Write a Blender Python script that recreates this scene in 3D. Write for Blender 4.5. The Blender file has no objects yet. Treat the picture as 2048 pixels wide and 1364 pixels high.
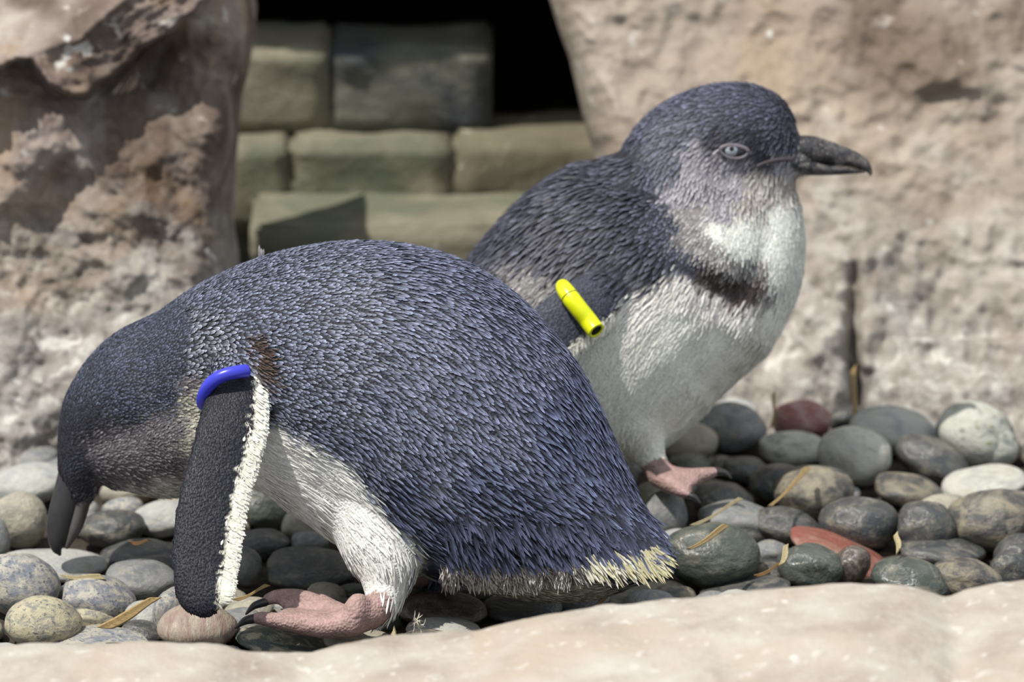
import bpy, bmesh, math, random
import numpy as np
from mathutils import Vector, Matrix

random.seed(7)
rng = np.random.default_rng(7)
scene = bpy.context.scene
C = scene.collection

# ------------------------------------------------------------------ camera
PITCH = math.radians(18.0)
D = 3.0                       # distance to the focus plane (m)
PPM = 4096.0                  # photo pixels per metre in that plane
T = np.array([0.0, 0.0, 0.146])
Rv = np.array([1.0, 0.0, 0.0])
Uv = np.array([0.0, math.sin(PITCH), math.cos(PITCH)])
Fv = np.array([0.0, math.cos(PITCH), -math.sin(PITCH)])

cam_data = bpy.data.cameras.new('camera')
cam = bpy.data.objects.new('camera', cam_data)
C.objects.link(cam)
cam_data.sensor_width = 36.0
cam_data.lens = 36.0 * D * PPM / 2048.0
cam.location = T - Fv * D
cam.rotation_euler = (math.pi / 2 - PITCH, 0, 0)
cam_data.clip_start = 0.05
cam_data.dof.use_dof = True
cam_data.dof.focus_distance = D + 0.0
cam_data.dof.aperture_fstop = 8.5
scene.camera = cam

# ------------------------------------------------------------------ sky, sun, exposure
world = bpy.data.worlds.new('sky')
scene.world = world
world.use_nodes = True
bg = world.node_tree.nodes['Background']
bg.inputs['Color'].default_value = (0.86, 0.93, 1.0, 1)
bg.inputs['Strength'].default_value = 0.62

sun_data = bpy.data.lights.new('sun', 'SUN')
sun_data.energy = 3.8
sun_data.angle = math.radians(0.6)
sun_data.color = (1.0, 0.955, 0.88)
sun = bpy.data.objects.new('sun', sun_data)
C.objects.link(sun)
sd = Vector((0.42, 0.27, -1.0))           # direction the light travels
sun.rotation_euler = sd.to_track_quat('-Z', 'Y').to_euler()
sun.location = (-0.6, -0.8, 2.0)

vs = scene.view_settings
vs.view_transform = 'Standard'
vs.look = 'None'
vs.gamma = 1.0
vs.use_curve_mapping = False
vs.exposure = 0.38


# ------------------------------------------------------------------ helpers
def W(px, py, w=0.0):
    """photo pixel + depth behind the focus plane -> world point"""
    k = (D + w) / D
    return T + Rv * ((px - 1024) / PPM * k) + Uv * ((682 - py) / PPM * k) + Fv * w


def G(px, py, z=0.0):
    """photo pixel -> world point at height z"""
    o = T - Fv * D
    d = Fv * D + Rv * ((px - 1024) / PPM) + Uv * ((682 - py) / PPM)
    t = (z - o[2]) / d[2]
    return o + d * t


def depth_of(p):
    return float(np.dot(p - T, Fv))


def srgb(r, g, b):
    def f(c):
        c /= 255.0
        return c / 12.92 if c <= 0.04045 else ((c + 0.055) / 1.055) ** 2.4
    return (f(r), f(g), f(b))


def hash3(i, j, k, seed=0):
    h = (i * 374761393 + j * 668265263 + k * 2147483647 + seed * 974711) & 0xFFFFFFFF
    h = ((h ^ (h >> 13)) * 1274126177) & 0xFFFFFFFF
    h = h ^ (h >> 16)
    return (h & 0xFFFFFF) / float(0xFFFFFF) * 2 - 1


def vnoise(p, seed=0):
    p = np.asarray(p, float)
    i = np.floor(p).astype(np.int64)
    f = p - i
    f = f * f * (3 - 2 * f)
    out = 0
    for dx in (0, 1):
        for dy in (0, 1):
            for dz in (0, 1):
                w = (f[..., 0] if dx else 1 - f[..., 0]) * (f[..., 1] if dy else 1 - f[..., 1]) * (f[..., 2] if dz else 1 - f[..., 2])
                out = out + w * hash3(i[..., 0] + dx, i[..., 1] + dy, i[..., 2] + dz, seed)
    return out


def fbm(p, octaves=4, seed=0, gain=0.5):
    a, s, out = 1.0, 1.0, 0
    for o in range(octaves):
        out = out + a * vnoise(np.asarray(p) * s + 17.3 * o, seed + o)
        a *= gain
        s *= 2.03
    return out


def smooth(a, b, x):
    t = np.clip((x - a) / (b - a), 0, 1)
    return t * t * (3 - 2 * t)


def mesh_obj(name, verts, faces, material=None, parent=None, smooth_shade=True):
    me = bpy.data.meshes.new(name)
    me.from_pydata([tuple(v) for v in verts], [], faces)
    if smooth_shade:
        me.polygons.foreach_set('use_smooth', [True] * len(me.polygons))
    me.update()
    if material:
        me.materials.append(material)
    o = bpy.data.objects.new(name, me)
    C.objects.link(o)
    if parent:
        o.parent = parent
        o.matrix_parent_inverse = Matrix.Translation(parent.location).inverted()
    return o


def tag(o, label=None, cat=None, group=None, kind=None):
    if label:
        o['label'] = label
    if cat:
        o['category'] = cat
    if group:
        o['group'] = group
    if kind:
        o['kind'] = kind
    return o


# ------------------------------------------------------------------ material helpers
def new_mat(name, rough=0.7, spec=0.3):
    m = bpy.data.materials.new(name)
    m.use_nodes = True
    nt = m.node_tree
    b = nt.nodes['Principled BSDF']
    b.inputs['Roughness'].default_value = rough
    b.inputs['Specular IOR Level'].default_value = spec
    return m, nt, b


def N(nt, typ, **kw):
    n = nt.nodes.new(typ)
    for k, v in kw.items():
        if k.startswith('i_'):
            n.inputs[k[2:].replace('_', ' ')].default_value = v
        else:
            setattr(n, k, v)
    return n


def ramp(nt, src, stops, interp='LINEAR'):
    r = nt.nodes.new('ShaderNodeValToRGB')
    r.color_ramp.interpolation = interp
    els = r.color_ramp.elements
    while len(els) > 1:
        els.remove(els[-1])
    els[0].position = stops[0][0]
    els[0].color = (*stops[0][1], 1)
    for p, c in stops[1:]:
        e = els.new(p)
        e.color = (*c, 1)
    nt.links.new(src, r.inputs['Fac'])
    return r.outputs['Color']


def mix(nt, fac, a, b, mode='MIX'):
    m = nt.nodes.new('ShaderNodeMix')
    m.data_type = 'RGBA'
    m.blend_type = mode
    for sock, v in ((m.inputs[0], fac), (m.inputs[6], a), (m.inputs[7], b)):
        if isinstance(v, (int, float)):
            sock.default_value = v
        elif isinstance(v, tuple):
            sock.default_value = (*v, 1)
        else:
            nt.links.new(v, sock)
    return m.outputs[2]


def noise(nt, vec, scale, detail=4, rough=0.55, dist=0.0):
    n = N(nt, 'ShaderNodeTexNoise')
    n.inputs['Scale'].default_value = scale
    n.inputs['Detail'].default_value = detail
    n.inputs['Roughness'].default_value = rough
    n.inputs['Distortion'].default_value = dist
    if vec is not None:
        nt.links.new(vec, n.inputs['Vector'])
    return n.outputs['Fac']


def bump(nt, b, height, strength=0.3, dist=0.002):
    n = nt.nodes.new('ShaderNodeBump')
    n.inputs['Strength'].default_value = strength
    n.inputs['Distance'].default_value = dist
    nt.links.new(height, n.inputs['Height'])
    nt.links.new(n.outputs['Normal'], b.inputs['Normal'])


def rock_mat(name, stops, patch, specks, scale=14.0, rough=0.8, patch_cut=(0.5, 0.62), speck_cut=(0.66, 0.7), stretch=(1, 1, 1)):
    m, nt, b = new_mat(name, rough, 0.25)
    tc = N(nt, 'ShaderNodeTexCoord')
    mp = N(nt, 'ShaderNodeMapping')
    mp.inputs['Scale'].default_value = stretch
    nt.links.new(tc.outputs['Object'], mp.inputs['Vector'])
    v = mp.outputs['Vector']
    n1 = noise(nt, v, scale, 6, 0.6, 0.4)
    base = ramp(nt, n1, stops)
    n2 = noise(nt, v, scale * 0.55, 5, 0.6, 0.8)
    f2 = ramp(nt, n2, [(patch_cut[0], (0, 0, 0)), (patch_cut[1], (1, 1, 1))])
    c = mix(nt, f2, base, patch)
    n3 = noise(nt, v, scale * 4.5, 4, 0.6, 0.3)
    f3 = ramp(nt, n3, [(speck_cut[0], (0, 0, 0)), (speck_cut[1], (1, 1, 1))])
    c = mix(nt, f3, c, specks)
    nt.links.new(c, b.inputs['Base Color'])
    n4 = noise(nt, v, scale * 9, 6, 0.65)
    bump(nt, b, n4, 0.5, 0.004)
    return m


def plain_mat(name, col, rough=0.5, spec=0.4):
    m, nt, b = new_mat(name, rough, spec)
    tc = N(nt, 'ShaderNodeTexCoord')
    n1 = noise(nt, tc.outputs['Object'], 260, 4)
    dark = tuple(c * 0.72 for c in col)
    nt.links.new(ramp(nt, n1, [(0.3, dark), (0.65, col)]), b.inputs['Base Color'])
    bump(nt, b, n1, 0.15, 0.0006)
    return m


# ------------------------------------------------------------------ the setting
def depth_sheet(name, x0, x1, y0, y1, step, wfun, back, material, noise_seed=0, xr=None):
    """solid rock: a front face laid out over a grid of columns and rows, given its own depth, closed with a back"""
    xs = np.arange(x0, x1 + 0.1, step)
    ys = np.arange(y0, y1 + 0.1, step)
    X, Y = np.meshgrid(xs, ys)
    Wd = wfun(X, Y)
    if xr is not None:                      # move the columns so that the edge follows a given line
        X = xr(X, Y)
    k = (D + Wd) / D
    P = (T[None, None] + Rv * ((X - 1024) / PPM * k)[..., None] + Uv * ((682 - Y) / PPM * k)[..., None] + Fv * Wd[..., None])
    h, w = X.shape
    V = P.reshape(-1, 3)
    idx = np.arange(h * w).reshape(h, w)
    faces = []
    a, b_, c, d = idx[:-1, :-1].ravel(), idx[1:, :-1].ravel(), idx[1:, 1:].ravel(), idx[:-1, 1:].ravel()
    faces = [list(q) for q in zip(a, b_, c, d)]
    rim = list(idx[0, :]) + list(idx[1:, -1]) + list(idx[-1, -2::-1]) + list(idx[-2:0:-1, 0])
    off = len(V)
    B = V[rim] + np.array([0, back, 0])[None]
    V = np.vstack([V, B])
    n = len(rim)
    for i in range(n):
        j = (i + 1) % n
        faces.append([rim[i], rim[j], off + j, off + i])
    faces.append([off + i for i in range(n)][::-1])
    return mesh_obj(name, V, faces, material)


def XY3(X, Y, s):
    return np.stack([X / s, Y / s, np.zeros_like(X)], -1)


def add_crust(mat, z0, z1, amount=0.8, low=(0.62, 0.58, 0.55)):
    """pale mineral crust and grey staining on the rock near the ground, plus big tonal patches"""
    nt = mat.node_tree
    b = nt.nodes['Principled BSDF']
    src = b.inputs['Base Color'].links[0].from_socket
    geo = N(nt, 'ShaderNodeNewGeometry')
    pos = geo.outputs['Position']
    big = ramp(nt, noise(nt, pos, 11, 3, 0.5, 0.6), [(0.36, low), (0.5, (1, 1, 1)), (0.66, (1.04, 1.04, 1.06))])
    src = mix(nt, 1.0, src, big, 'MULTIPLY')
    sep = N(nt, 'ShaderNodeSeparateXYZ')
    nt.links.new(pos, sep.inputs[0])
    nz = noise(nt, pos, 20, 5, 0.6)
    add = N(nt, 'ShaderNodeMath', operation='MULTIPLY_ADD')
    nt.links.new(nz, add.inputs[0]); add.inputs[1].default_value = 0.2
    nt.links.new(sep.outputs['Z'], add.inputs[2])
    crust = ramp(nt, add.outputs[0], [(z0, (1, 1, 1)), (z1, (0, 0, 0))])
    crcol = ramp(nt, noise(nt, pos, 70, 6, 0.65, 0.5), [(0.3, srgb(92, 88, 82)), (0.45, srgb(136, 131, 126)), (0.56, srgb(160, 157, 152)), (0.68, srgb(204, 202, 196))])
    half = N(nt, 'ShaderNodeMath', operation='MULTIPLY')
    nt.links.new(crust, half.inputs[0]); half.inputs[1].default_value = amount
    c = mix(nt, half.outputs[0], src, crcol)
    spots = ramp(nt, noise(nt, pos, 48, 2, 0.5, 0.2), [(0.70, (0, 0, 0)), (0.75, (1, 1, 1))])
    nt.links.new(mix(nt, spots, c, srgb(186, 182, 176)), b.inputs['Base Color'])


# ---- left boulder
def edge_left(Y):
    pts = np.array([(-400, 470), (-60, 485), (0, 497), (60, 507), (130, 500), (200, 482), (300, 472), (400, 462), (480, 458), (560, 470), (700, 480), (1000, 480)], float)
    return np.interp(Y, pts[:, 0], pts[:, 1])


def w_left(X, Y):
    w = 0.292 + (890 - Y) / 890 * 0.045
    e = edge_left(Y)
    u = np.clip((e - X) / 90.0, 0.0, 1)
    w = w + 0.075 * (1 - np.sqrt(np.clip(1 - (1 - u) ** 2, 0, 1)))        # rounded right edge
    # overhanging slab: below the broken edge running from lower left to upper right
    line_y = np.interp(X, [-400, 0, 60, 100, 169, 246, 352, 415, 520], [150, 132, 118, 175, 186, 134, 56, 0, -120])
    line_y = line_y + 9 * fbm(XY3(X, Y, 45), 3, 5)
    slab = smooth(8, -6, Y - line_y)
    out_y = np.interp(X, [-400, 0, 81, 158, 211, 260, 400], [120, 130, 105, 81, 42, 0, -110]) + 6 * fbm(XY3(X, Y, 40), 3, 9)
    up = smooth(6, -12, Y - out_y)
    w = w - 0.040 * slab + up * (0.002 + np.clip(out_y - Y, 0, 400) * 0.00042)
    # strata steps on the broken edge
    st = np.clip((line_y - Y) / 26.0, 0, 4)
    w = w + (slab * (1 - up)) * 0.003 * np.floor(st + 0.6 * fbm(XY3(X, Y, 60), 2, 3))
    # rough left lobe below the slab, hollow to its right
    w = w - 0.016 * np.exp(-((X - 40) / 130) ** 2 - ((Y - 260) / 130) ** 2)
    w = w + 0.022 * np.exp(-((X - 290) / 100) ** 2 - ((Y - 190) / 150) ** 2)
    w = w - 0.02 * smooth(560, 900, Y)
    w = w + 0.011 * fbm(XY3(X, Y, 130), 5, 11, 0.55) + 0.003 * np.abs(fbm(XY3(X, Y, 45), 4, 21)) * (1 - 0.7 * up)
    return w


def xr_left(X, Y):
    f = smooth(200, 500, X)
    return X + f * (edge_left(Y) - 500) + 0


def w_left_wrap(X, Y):
    return w_left(xr_left(X, Y), Y)


mat_left = rock_mat('boulder_brown_grey', [(0.25, srgb(70, 58, 52)), (0.42, srgb(112, 98, 90)), (0.55, srgb(140, 130, 122)), (0.7, srgb(176, 168, 158))],
                    srgb(150, 128, 104), srgb(176, 170, 162), 15.0, 0.85, (0.52, 0.66), (0.64, 0.72))
add_crust(mat_left, 0.14, 0.25, 0.75, (0.40, 0.34, 0.30))
o = depth_sheet('wall_left', -620, 500, -40, 1010, 5, w_left_wrap, 0.05, mat_left, xr=xr_left)
tag(o, 'brown and grey weathered boulder with an overhanging tan slab beside the burrow mouth', 'rock', kind='structure')


# ---- right rock wall
def edge_right(Y):
    return np.interp(Y, [-400, 0, 60, 120, 230, 300, 420, 600, 1000], [1075, 1100, 1118, 1140, 1165, 1185, 1205, 1220, 1230])


def xr_right(X, Y):
    f = smooth(1500, 1110, X)
    return X + f * (edge_right(Y) - 1110)


def w_right(X, Y):
    X = xr_right(X, Y)
    w = 0.345 + (830 - Y) / 830 * 0.075
    e = edge_right(Y)
    u = np.clip((X - e) / 80.0, 0, 1)
    w = w + 0.06 * (1 - np.sqrt(np.clip(1 - (1 - u) ** 2, 0, 1)))
    crev_x = 1712 + 10 * fbm(XY3(X * 0, Y, 90), 2, 4)
    w = w + 0.020 * np.exp(-((X - crev_x) / 15) ** 2) * smooth(560, 690, Y) + 0.008 * np.exp(-((X - crev_x) / 10) ** 2) * smooth(480, 560, Y)
    # stepped ledges at the lower right
    w = w - 0.014 * smooth(672, 684, Y + 6 * fbm(XY3(X, Y, 80), 2, 8)) * smooth(1790, 1850, X)
    w = w - 0.016 * smooth(700, 790, Y) * smooth(1730, 1800, X)
    # shallow scoop high on the right
    w = w + 0.008 * np.exp(-((X - 1890) / 40) ** 2 - ((Y - 190) / 18) ** 2)
    w = w - 0.012 * np.exp(-((X - 1880) / 70) ** 2 - ((Y - 145) / 50) ** 2)
    w = w + 0.010 * fbm(XY3(X, Y, 210), 5, 31, 0.5) + 0.0035 * np.abs(fbm(XY3(X, Y, 50), 4, 41)) + 0.003 * fbm(XY3(X, Y * 0.5, 24), 3, 51) * smooth(350, 600, Y)
    return w


mat_right = rock_mat('boulder_tan', [(0.28, srgb(108, 96, 86)), (0.45, srgb(140, 127, 115)), (0.6, srgb(158, 147, 134)), (0.75, srgb(180, 172, 162))],
                     srgb(150, 130, 106), srgb(196, 190, 184), 9.0, 0.8, (0.5, 0.68), (0.64, 0.74))
add_crust(mat_right, 0.12, 0.24, 0.8)
o = depth_sheet('wall_right', 1110, 2640, -300, 960, 6, w_right, 0.22, mat_right, xr=xr_right)
tag(o, 'pale tan rock wall with a vertical crevice behind the yellow-banded penguin', 'rock', kind='structure')

# ---- burrow: floor, block wall, roof
mat_bed = rock_mat('gravel_bed_dark', [(0.3, srgb(40, 36, 32)), (0.5, srgb(66, 60, 52)), (0.7, srgb(92, 84, 72))], srgb(70, 64, 56), srgb(110, 102, 90), 60, 0.95)
n = 90
gx = np.linspace(-1.3, 1.3, n); gy = np.linspace(-3.6, 1.5, n)
GX, GY = np.meshgrid(gx, gy)
GZ = -0.008 + 0.003 * fbm(np.stack([GX * 40, GY * 40, GX * 0], -1), 3, 3)
V = np.stack([GX, GY, GZ], -1).reshape(-1, 3)
idx = np.arange(n * n).reshape(n, n)
faces = [list(q) for q in zip(idx[:-1, :-1].ravel(), idx[:-1, 1:].ravel(), idx[1:, 1:].ravel(), idx[1:, :-1].ravel())]
floor = mesh_obj('floor', V, faces, mat_bed)
tag(floor, 'dark gravel bed beneath the pebbles', 'ground', kind='structure')

mat_block = rock_mat('mossy_concrete', [(0.3, srgb(98, 95, 80)), (0.48, srgb(126, 121, 104)), (0.62, srgb(140, 134, 116)), (0.75, srgb(158, 153, 138))],
                     srgb(100, 105, 88), srgb(166, 166, 156), 22, 0.85, (0.46, 0.66), (0.68, 0.76))
mat_block_dark = rock_mat('grey_concrete', [(0.3, srgb(80, 82, 75)), (0.5, srgb(106, 106, 95)), (0.7, srgb(132, 130, 114))],
                          srgb(70, 73, 76), srgb(166, 166, 160), 16, 0.85, (0.46, 0.6), (0.68, 0.76))
mat_dark = rock_mat('burrow_shade_rock', [(0.3, srgb(26, 24, 22)), (0.7, srgb(44, 41, 38))], srgb(32, 30, 27), srgb(52, 48, 44), 10, 0.9)  # near-black colour paints in the shade of the burrow's depths
mat_tanblock = rock_mat('tan_block', [(0.3, srgb(98, 92, 76)), (0.5, srgb(122, 115, 96)), (0.7, srgb(138, 131, 112))], srgb(106, 101, 84), srgb(184, 176, 160), 14, 0.85)


def block(name, x0, x1, y0, y1, w0, thick, material, parent=None, seed=0, jitter=0.002):
    """a rough block: front face between the given rows and columns at depth w0, edges rounded"""
    p00 = W(x0, y1, w0); p11 = W(x1, y0, w0)
    sx = p11[0] - p00[0]
    sz = (p11[2] - p00[2])
    yc = (p00[1] + p11[1]) / 2
    bm = bmesh.new()
    bmesh.ops.create_cube(bm, size=1.0)
    bmesh.ops.scale(bm, vec=(sx, thick, sz), verts=bm.verts)
    bmesh.ops.bevel(bm, geom=list(bm.edges), offset=0.003, segments=2, affect='EDGES')
    bmesh.ops.subdivide_edges(bm, edges=[e for e in bm.edges if e.calc_length() > 0.02], cuts=6, use_grid_fill=True)
    bmesh.ops.translate(bm, vec=((p00[0] + p11[0]) / 2, yc + thick / 2, (p00[2] + p11[2]) / 2), verts=bm.verts)
    co = np.array([v.co[:] for v in bm.verts])
    dn = fbm(co * 45, 3, seed)
    for v, dd in zip(bm.verts, dn):
        v.co.y += dd * jitter * 1.5
        v.co.z += dd * jitter
    me = bpy.data.meshes.new(name)
    bm.to_mesh(me); bm.free()
    me.polygons.foreach_set('use_smooth', [True] * len(me.polygons))
    me.materials.append(material)
    o = bpy.data.objects.new(name, me)
    C.objects.link(o)
    if parent:
        o.parent = parent
    return o


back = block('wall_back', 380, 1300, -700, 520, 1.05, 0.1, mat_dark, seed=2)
tag(back, 'back wall deep inside the burrow, painted dark for its shade', 'wall', kind='structure')
wall_mid = block('wall_middle', 430, 980, 90, 560, 0.575, 0.06, mat_block_dark, seed=3)
tag(wall_mid, 'mossy block wall inside the burrow mouth', 'wall', kind='structure')
block('block', 420, 658, 84, 279, 0.556, 0.06, mat_block, wall_mid, 4)
block('block', 659, 984, 88, 279, 0.558, 0.06, mat_block_dark, wall_mid, 5)
block('block', 400, 581, 279, 480, 0.553, 0.06, mat_block, wall_mid, 6)
block('block', 580, 908, 279, 452, 0.551, 0.06, mat_block, wall_mid, 7)
block('block', 907, 1230, 272, 460, 0.552, 0.06, mat_tanblock, wall_mid, 8)
led = block('block', 500, 1260, 444, 720, 0.50, 0.08, mat_block, wall_mid, 9)
# unseen roof and side rock, added so the inside of the burrow goes dark
roofp0, roofp1 = W(330, -60, 0.56), W(1330, -60, 1.1)
bm = bmesh.new()
bmesh.ops.create_cube(bm, size=1.0)
bmesh.ops.scale(bm, vec=(0.62, 0.82, 0.12), verts=bm.verts)
bmesh.ops.subdivide_edges(bm, edges=list(bm.edges), cuts=10, use_grid_fill=True)
bmesh.ops.translate(bm, vec=(-0.06, 0.533 + 0.41, 0.350), verts=bm.verts)
for v in bm.verts:
    dv = fbm(np.array(v.co[:]) * 14, 3, 77)
    v.co.z += 0.006 * dv; v.co.y += 0.01 * dv
me = bpy.data.meshes.new('ceiling'); bm.to_mesh(me); bm.free(); me.materials.append(mat_left)
roof = bpy.data.objects.new('ceiling', me); C.objects.link(roof)
tag(roof, 'unseen rock roof added to shade the burrow', 'rock', kind='structure')
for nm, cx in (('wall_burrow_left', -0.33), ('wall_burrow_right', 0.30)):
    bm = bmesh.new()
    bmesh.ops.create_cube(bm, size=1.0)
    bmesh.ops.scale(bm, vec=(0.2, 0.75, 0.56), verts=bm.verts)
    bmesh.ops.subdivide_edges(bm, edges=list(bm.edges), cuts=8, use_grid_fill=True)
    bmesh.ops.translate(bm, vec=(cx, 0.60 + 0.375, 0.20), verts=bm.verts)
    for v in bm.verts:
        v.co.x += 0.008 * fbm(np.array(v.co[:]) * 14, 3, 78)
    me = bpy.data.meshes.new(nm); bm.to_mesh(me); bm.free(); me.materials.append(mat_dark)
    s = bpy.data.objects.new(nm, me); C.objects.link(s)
    tag(s, 'side wall of the burrow, painted dark for its shade', 'wall', kind='structure')

# ---- pale foreground rock rim
mat_fore = rock_mat('rim_rock_pale', [(0.3, srgb(146, 135, 123)), (0.5, srgb(170, 161, 150)), (0.7, srgb(186, 180, 171))],
                    srgb(172, 158, 143), srgb(202, 198, 192), 26, 0.85, (0.5, 0.7), (0.6, 0.72), (1, 1, 1))


def fore_rock(name, ridge, wr, x0, x1, seed):
    """rim rock: ridge line at depth wr, its top sloping down towards the viewer, steep drop behind"""
    xs = np.linspace(x0, x1, 310)
    ry = np.interp(xs, [p[0] for p in ridge], [p[1] for p in ridge])
    ker = np.hanning(7); ker /= ker.sum()
    ry = np.convolve(np.pad(ry, 3, mode='edge'), ker, 'valid')
    t = np.concatenate([np.linspace(-1, 0, 14)[:-1], np.linspace(0, 1, 50)])
    rows = []
    for i, x in enumerate(xs):
        p = W(x, ry[i], wr)
        col = []
        for s in t:
            if s < 0:
                q = p + np.array([0, 0.055 * (1 - (1 + s) ** 2) , -(p[2] + 0.02) * (-s) ** 1.7])
            else:
                q = p + np.array([0, -0.42 * s, -0.055 * s ** 1.5 - 0.10 * s ** 3])
            col.append(q)
        rows.append(col)
    P = np.array(rows)
    amp = np.clip(np.abs(t) * 3, 0.12, 1)[None, :]
    P[..., 2] += amp * (0.006 * fbm(P * 18, 4, seed) + 0.0025 * fbm(P * 70, 3, seed + 5))
    h, w = P.shape[:2]
    V = P.reshape(-1, 3)
    idx = np.arange(h * w).reshape(h, w)
    faces = [list(q) for q in zip(idx[:-1, :-1].ravel(), idx[:-1, 1:].ravel(), idx[1:, 1:].ravel(), idx[1:, :-1].ravel())]
    # underside
    rim = list(idx[:, 0]) + list(idx[-1, 1:]) + list(idx[-2::-1, -1]) + list(idx[0, -2:0:-1])
    off = len(V)
    B = V[rim].copy(); B[:, 2] = -0.03
    V = np.vstack([V, B]); m_ = len(rim)
    for i in range(m_):
        j = (i + 1) % m_
        faces.append([rim[i], off + i, off + j, rim[j]])
    faces.append([off + i for i in range(m_)])
    o = mesh_obj(name, V, faces, mat_fore)
    bm = bmesh.new(); bm.from_mesh(o.data); bmesh.ops.recalc_face_normals(bm, faces=bm.faces); bm.to_mesh(o.data); bm.free()
    return o


r1 = fore_rock('rim_rock', [(-620, 1330), (-300, 1316), (0, 1309), (250, 1294), (430, 1291), (490, 1310), (620, 1313), (700, 1294), (850, 1283), (960, 1272), (1060, 1244), (1200, 1218), (1400, 1203), (1550, 1183), (1700, 1172), (1820, 1179), (1880, 1196), (1897, 1208), (1915, 1192), (1960, 1181), (2048, 1166), (2660, 1150)], -0.19, -620, 2660, 61)
tag(r1, 'long pale beige rim rock in front of the pebble bed', 'rock')

# ------------------------------------------------------------------ pebbles
def pebble_mat(name, a, b_, c, scale, rough, cut=(0.48, 0.58), speck=0.62, stretch=(1, 1, 1), spec=0.4):
    m, nt, bs = new_mat(name, rough, spec)
    tc = N(nt, 'ShaderNodeTexCoord'); oi = N(nt, 'ShaderNodeObjectInfo')
    mul = N(nt, 'ShaderNodeVectorMath', operation='SCALE')
    comb = N(nt, 'ShaderNodeCombineXYZ')
    for i in range(3):
        nt.links.new(oi.outputs['Random'], comb.inputs[i])
    nt.links.new(comb.outputs[0], mul.inputs[0]); mul.inputs['Scale'].default_value = 31.0
    mp = N(nt, 'ShaderNodeMapping'); mp.inputs['Scale'].default_value = stretch
    nt.links.new(tc.outputs['Object'], mp.inputs['Vector'])
    ad = N(nt, 'ShaderNodeVectorMath', operation='ADD')
    nt.links.new(mp.outputs[0], ad.inputs[0]); nt.links.new(mul.outputs[0], ad.inputs[1])
    v = ad.outputs[0]
    n1 = noise(nt, v, scale, 5, 0.6, 0.6)
    f = ramp(nt, n1, [(cut[0], (0, 0, 0)), (cut[1], (1, 1, 1))])
    col = mix(nt, f, a, b_)
    n2 = noise(nt, v, scale * 3.2, 4, 0.65)
    f2 = ramp(nt, n2, [(speck, (0, 0, 0)), (speck + 0.06, (1, 1, 1))])
    col = mix(nt, f2, col, c)
    n3 = noise(nt, v, scale * 0.8, 6, 0.7, 1.0)
    f3 = ramp(nt, n3, [(0.52, (0, 0, 0)), (0.66, (0.5, 0.5, 0.5))])
    col = mix(nt, f3, col, srgb(152, 145, 128))
    nt.links.new(col, bs.inputs['Base Color'])
    rr = ramp(nt, n1, [(0.3, (rough * 0.75,) * 3), (0.7, (min(1, rough * 1.3),) * 3)])
    nt.links.new(rr, bs.inputs['Roughness'])
    bump(nt, bs, n2, 0.25, 0.03)
    return m


PM = {
    'pale': pebble_mat('pebble_pale_grey', srgb(168, 168, 162), srgb(142, 144, 146), srgb(186, 184, 175), 1.6, 0.6, (0.44, 0.64)),
    'tan': pebble_mat('pebble_tan', srgb(164, 158, 142), srgb(138, 134, 124), srgb(178, 174, 162), 1.6, 0.65, (0.42, 0.62)),
    'speck': pebble_mat('pebble_speckled', srgb(166, 162, 150), srgb(112, 116, 126), srgb(84, 88, 98), 3.2, 0.55, (0.42, 0.6), 0.56),
    'cream': pebble_mat('pebble_cream_speckled', srgb(172, 164, 138), srgb(120, 118, 114), srgb(76, 79, 86), 3.0, 0.55, (0.46, 0.62), 0.58),
    'grey': pebble_mat('pebble_grey', srgb(130, 131, 131), srgb(104, 107, 110), srgb(150, 148, 141), 2.0, 0.5, (0.42, 0.62), 0.6),
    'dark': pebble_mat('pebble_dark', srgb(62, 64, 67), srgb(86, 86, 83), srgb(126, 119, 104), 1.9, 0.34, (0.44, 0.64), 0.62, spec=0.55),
    'darktan': pebble_mat('pebble_dark_tan_stained', srgb(70, 70, 70), srgb(130, 122, 105), srgb(98, 96, 91), 1.5, 0.5, (0.42, 0.62), 0.6),
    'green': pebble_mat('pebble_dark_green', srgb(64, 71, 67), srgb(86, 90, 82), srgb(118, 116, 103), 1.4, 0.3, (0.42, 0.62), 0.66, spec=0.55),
    'moss': pebble_mat('pebble_marbled_green', srgb(176, 176, 167), srgb(112, 117, 110), srgb(124, 133, 92), 1.5, 0.5, (0.5, 0.66), 0.6, (1, 1, 1.6)),
    'mottle': pebble_mat('pebble_green_mottled', srgb(72, 80, 78), srgb(152, 147, 126), srgb(58, 64, 66), 1.6, 0.4, (0.46, 0.56), 0.6),
    'red': pebble_mat('pebble_red', srgb(132, 78, 68), srgb(146, 98, 84), srgb(132, 114, 98), 1.2, 0.3, (0.46, 0.65), 0.66, spec=0.5),
    'pink': pebble_mat('pebble_pink_white', srgb(132, 76, 74), srgb(162, 138, 132), srgb(172, 158, 150), 0.9, 0.55, (0.40, 0.62), 0.66),
    'pinkband': pebble_mat('pebble_pink_banded', srgb(158, 147, 132), srgb(140, 118, 110), srgb(124, 120, 110), 1.4, 0.5, (0.44, 0.58), 0.6, (3, 1, 0.4)),
    'algae': pebble_mat('pebble_white_algae', srgb(182, 181, 173), srgb(160, 160, 154), srgb(128, 136, 100), 1.5, 0.5, (0.5, 0.66), 0.62),
    'brown': pebble_mat('pebble_brown', srgb(74, 65, 60), srgb(94, 86, 80), srgb(126, 118, 110), 1.6, 0.28, spec=0.6),
}

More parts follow.
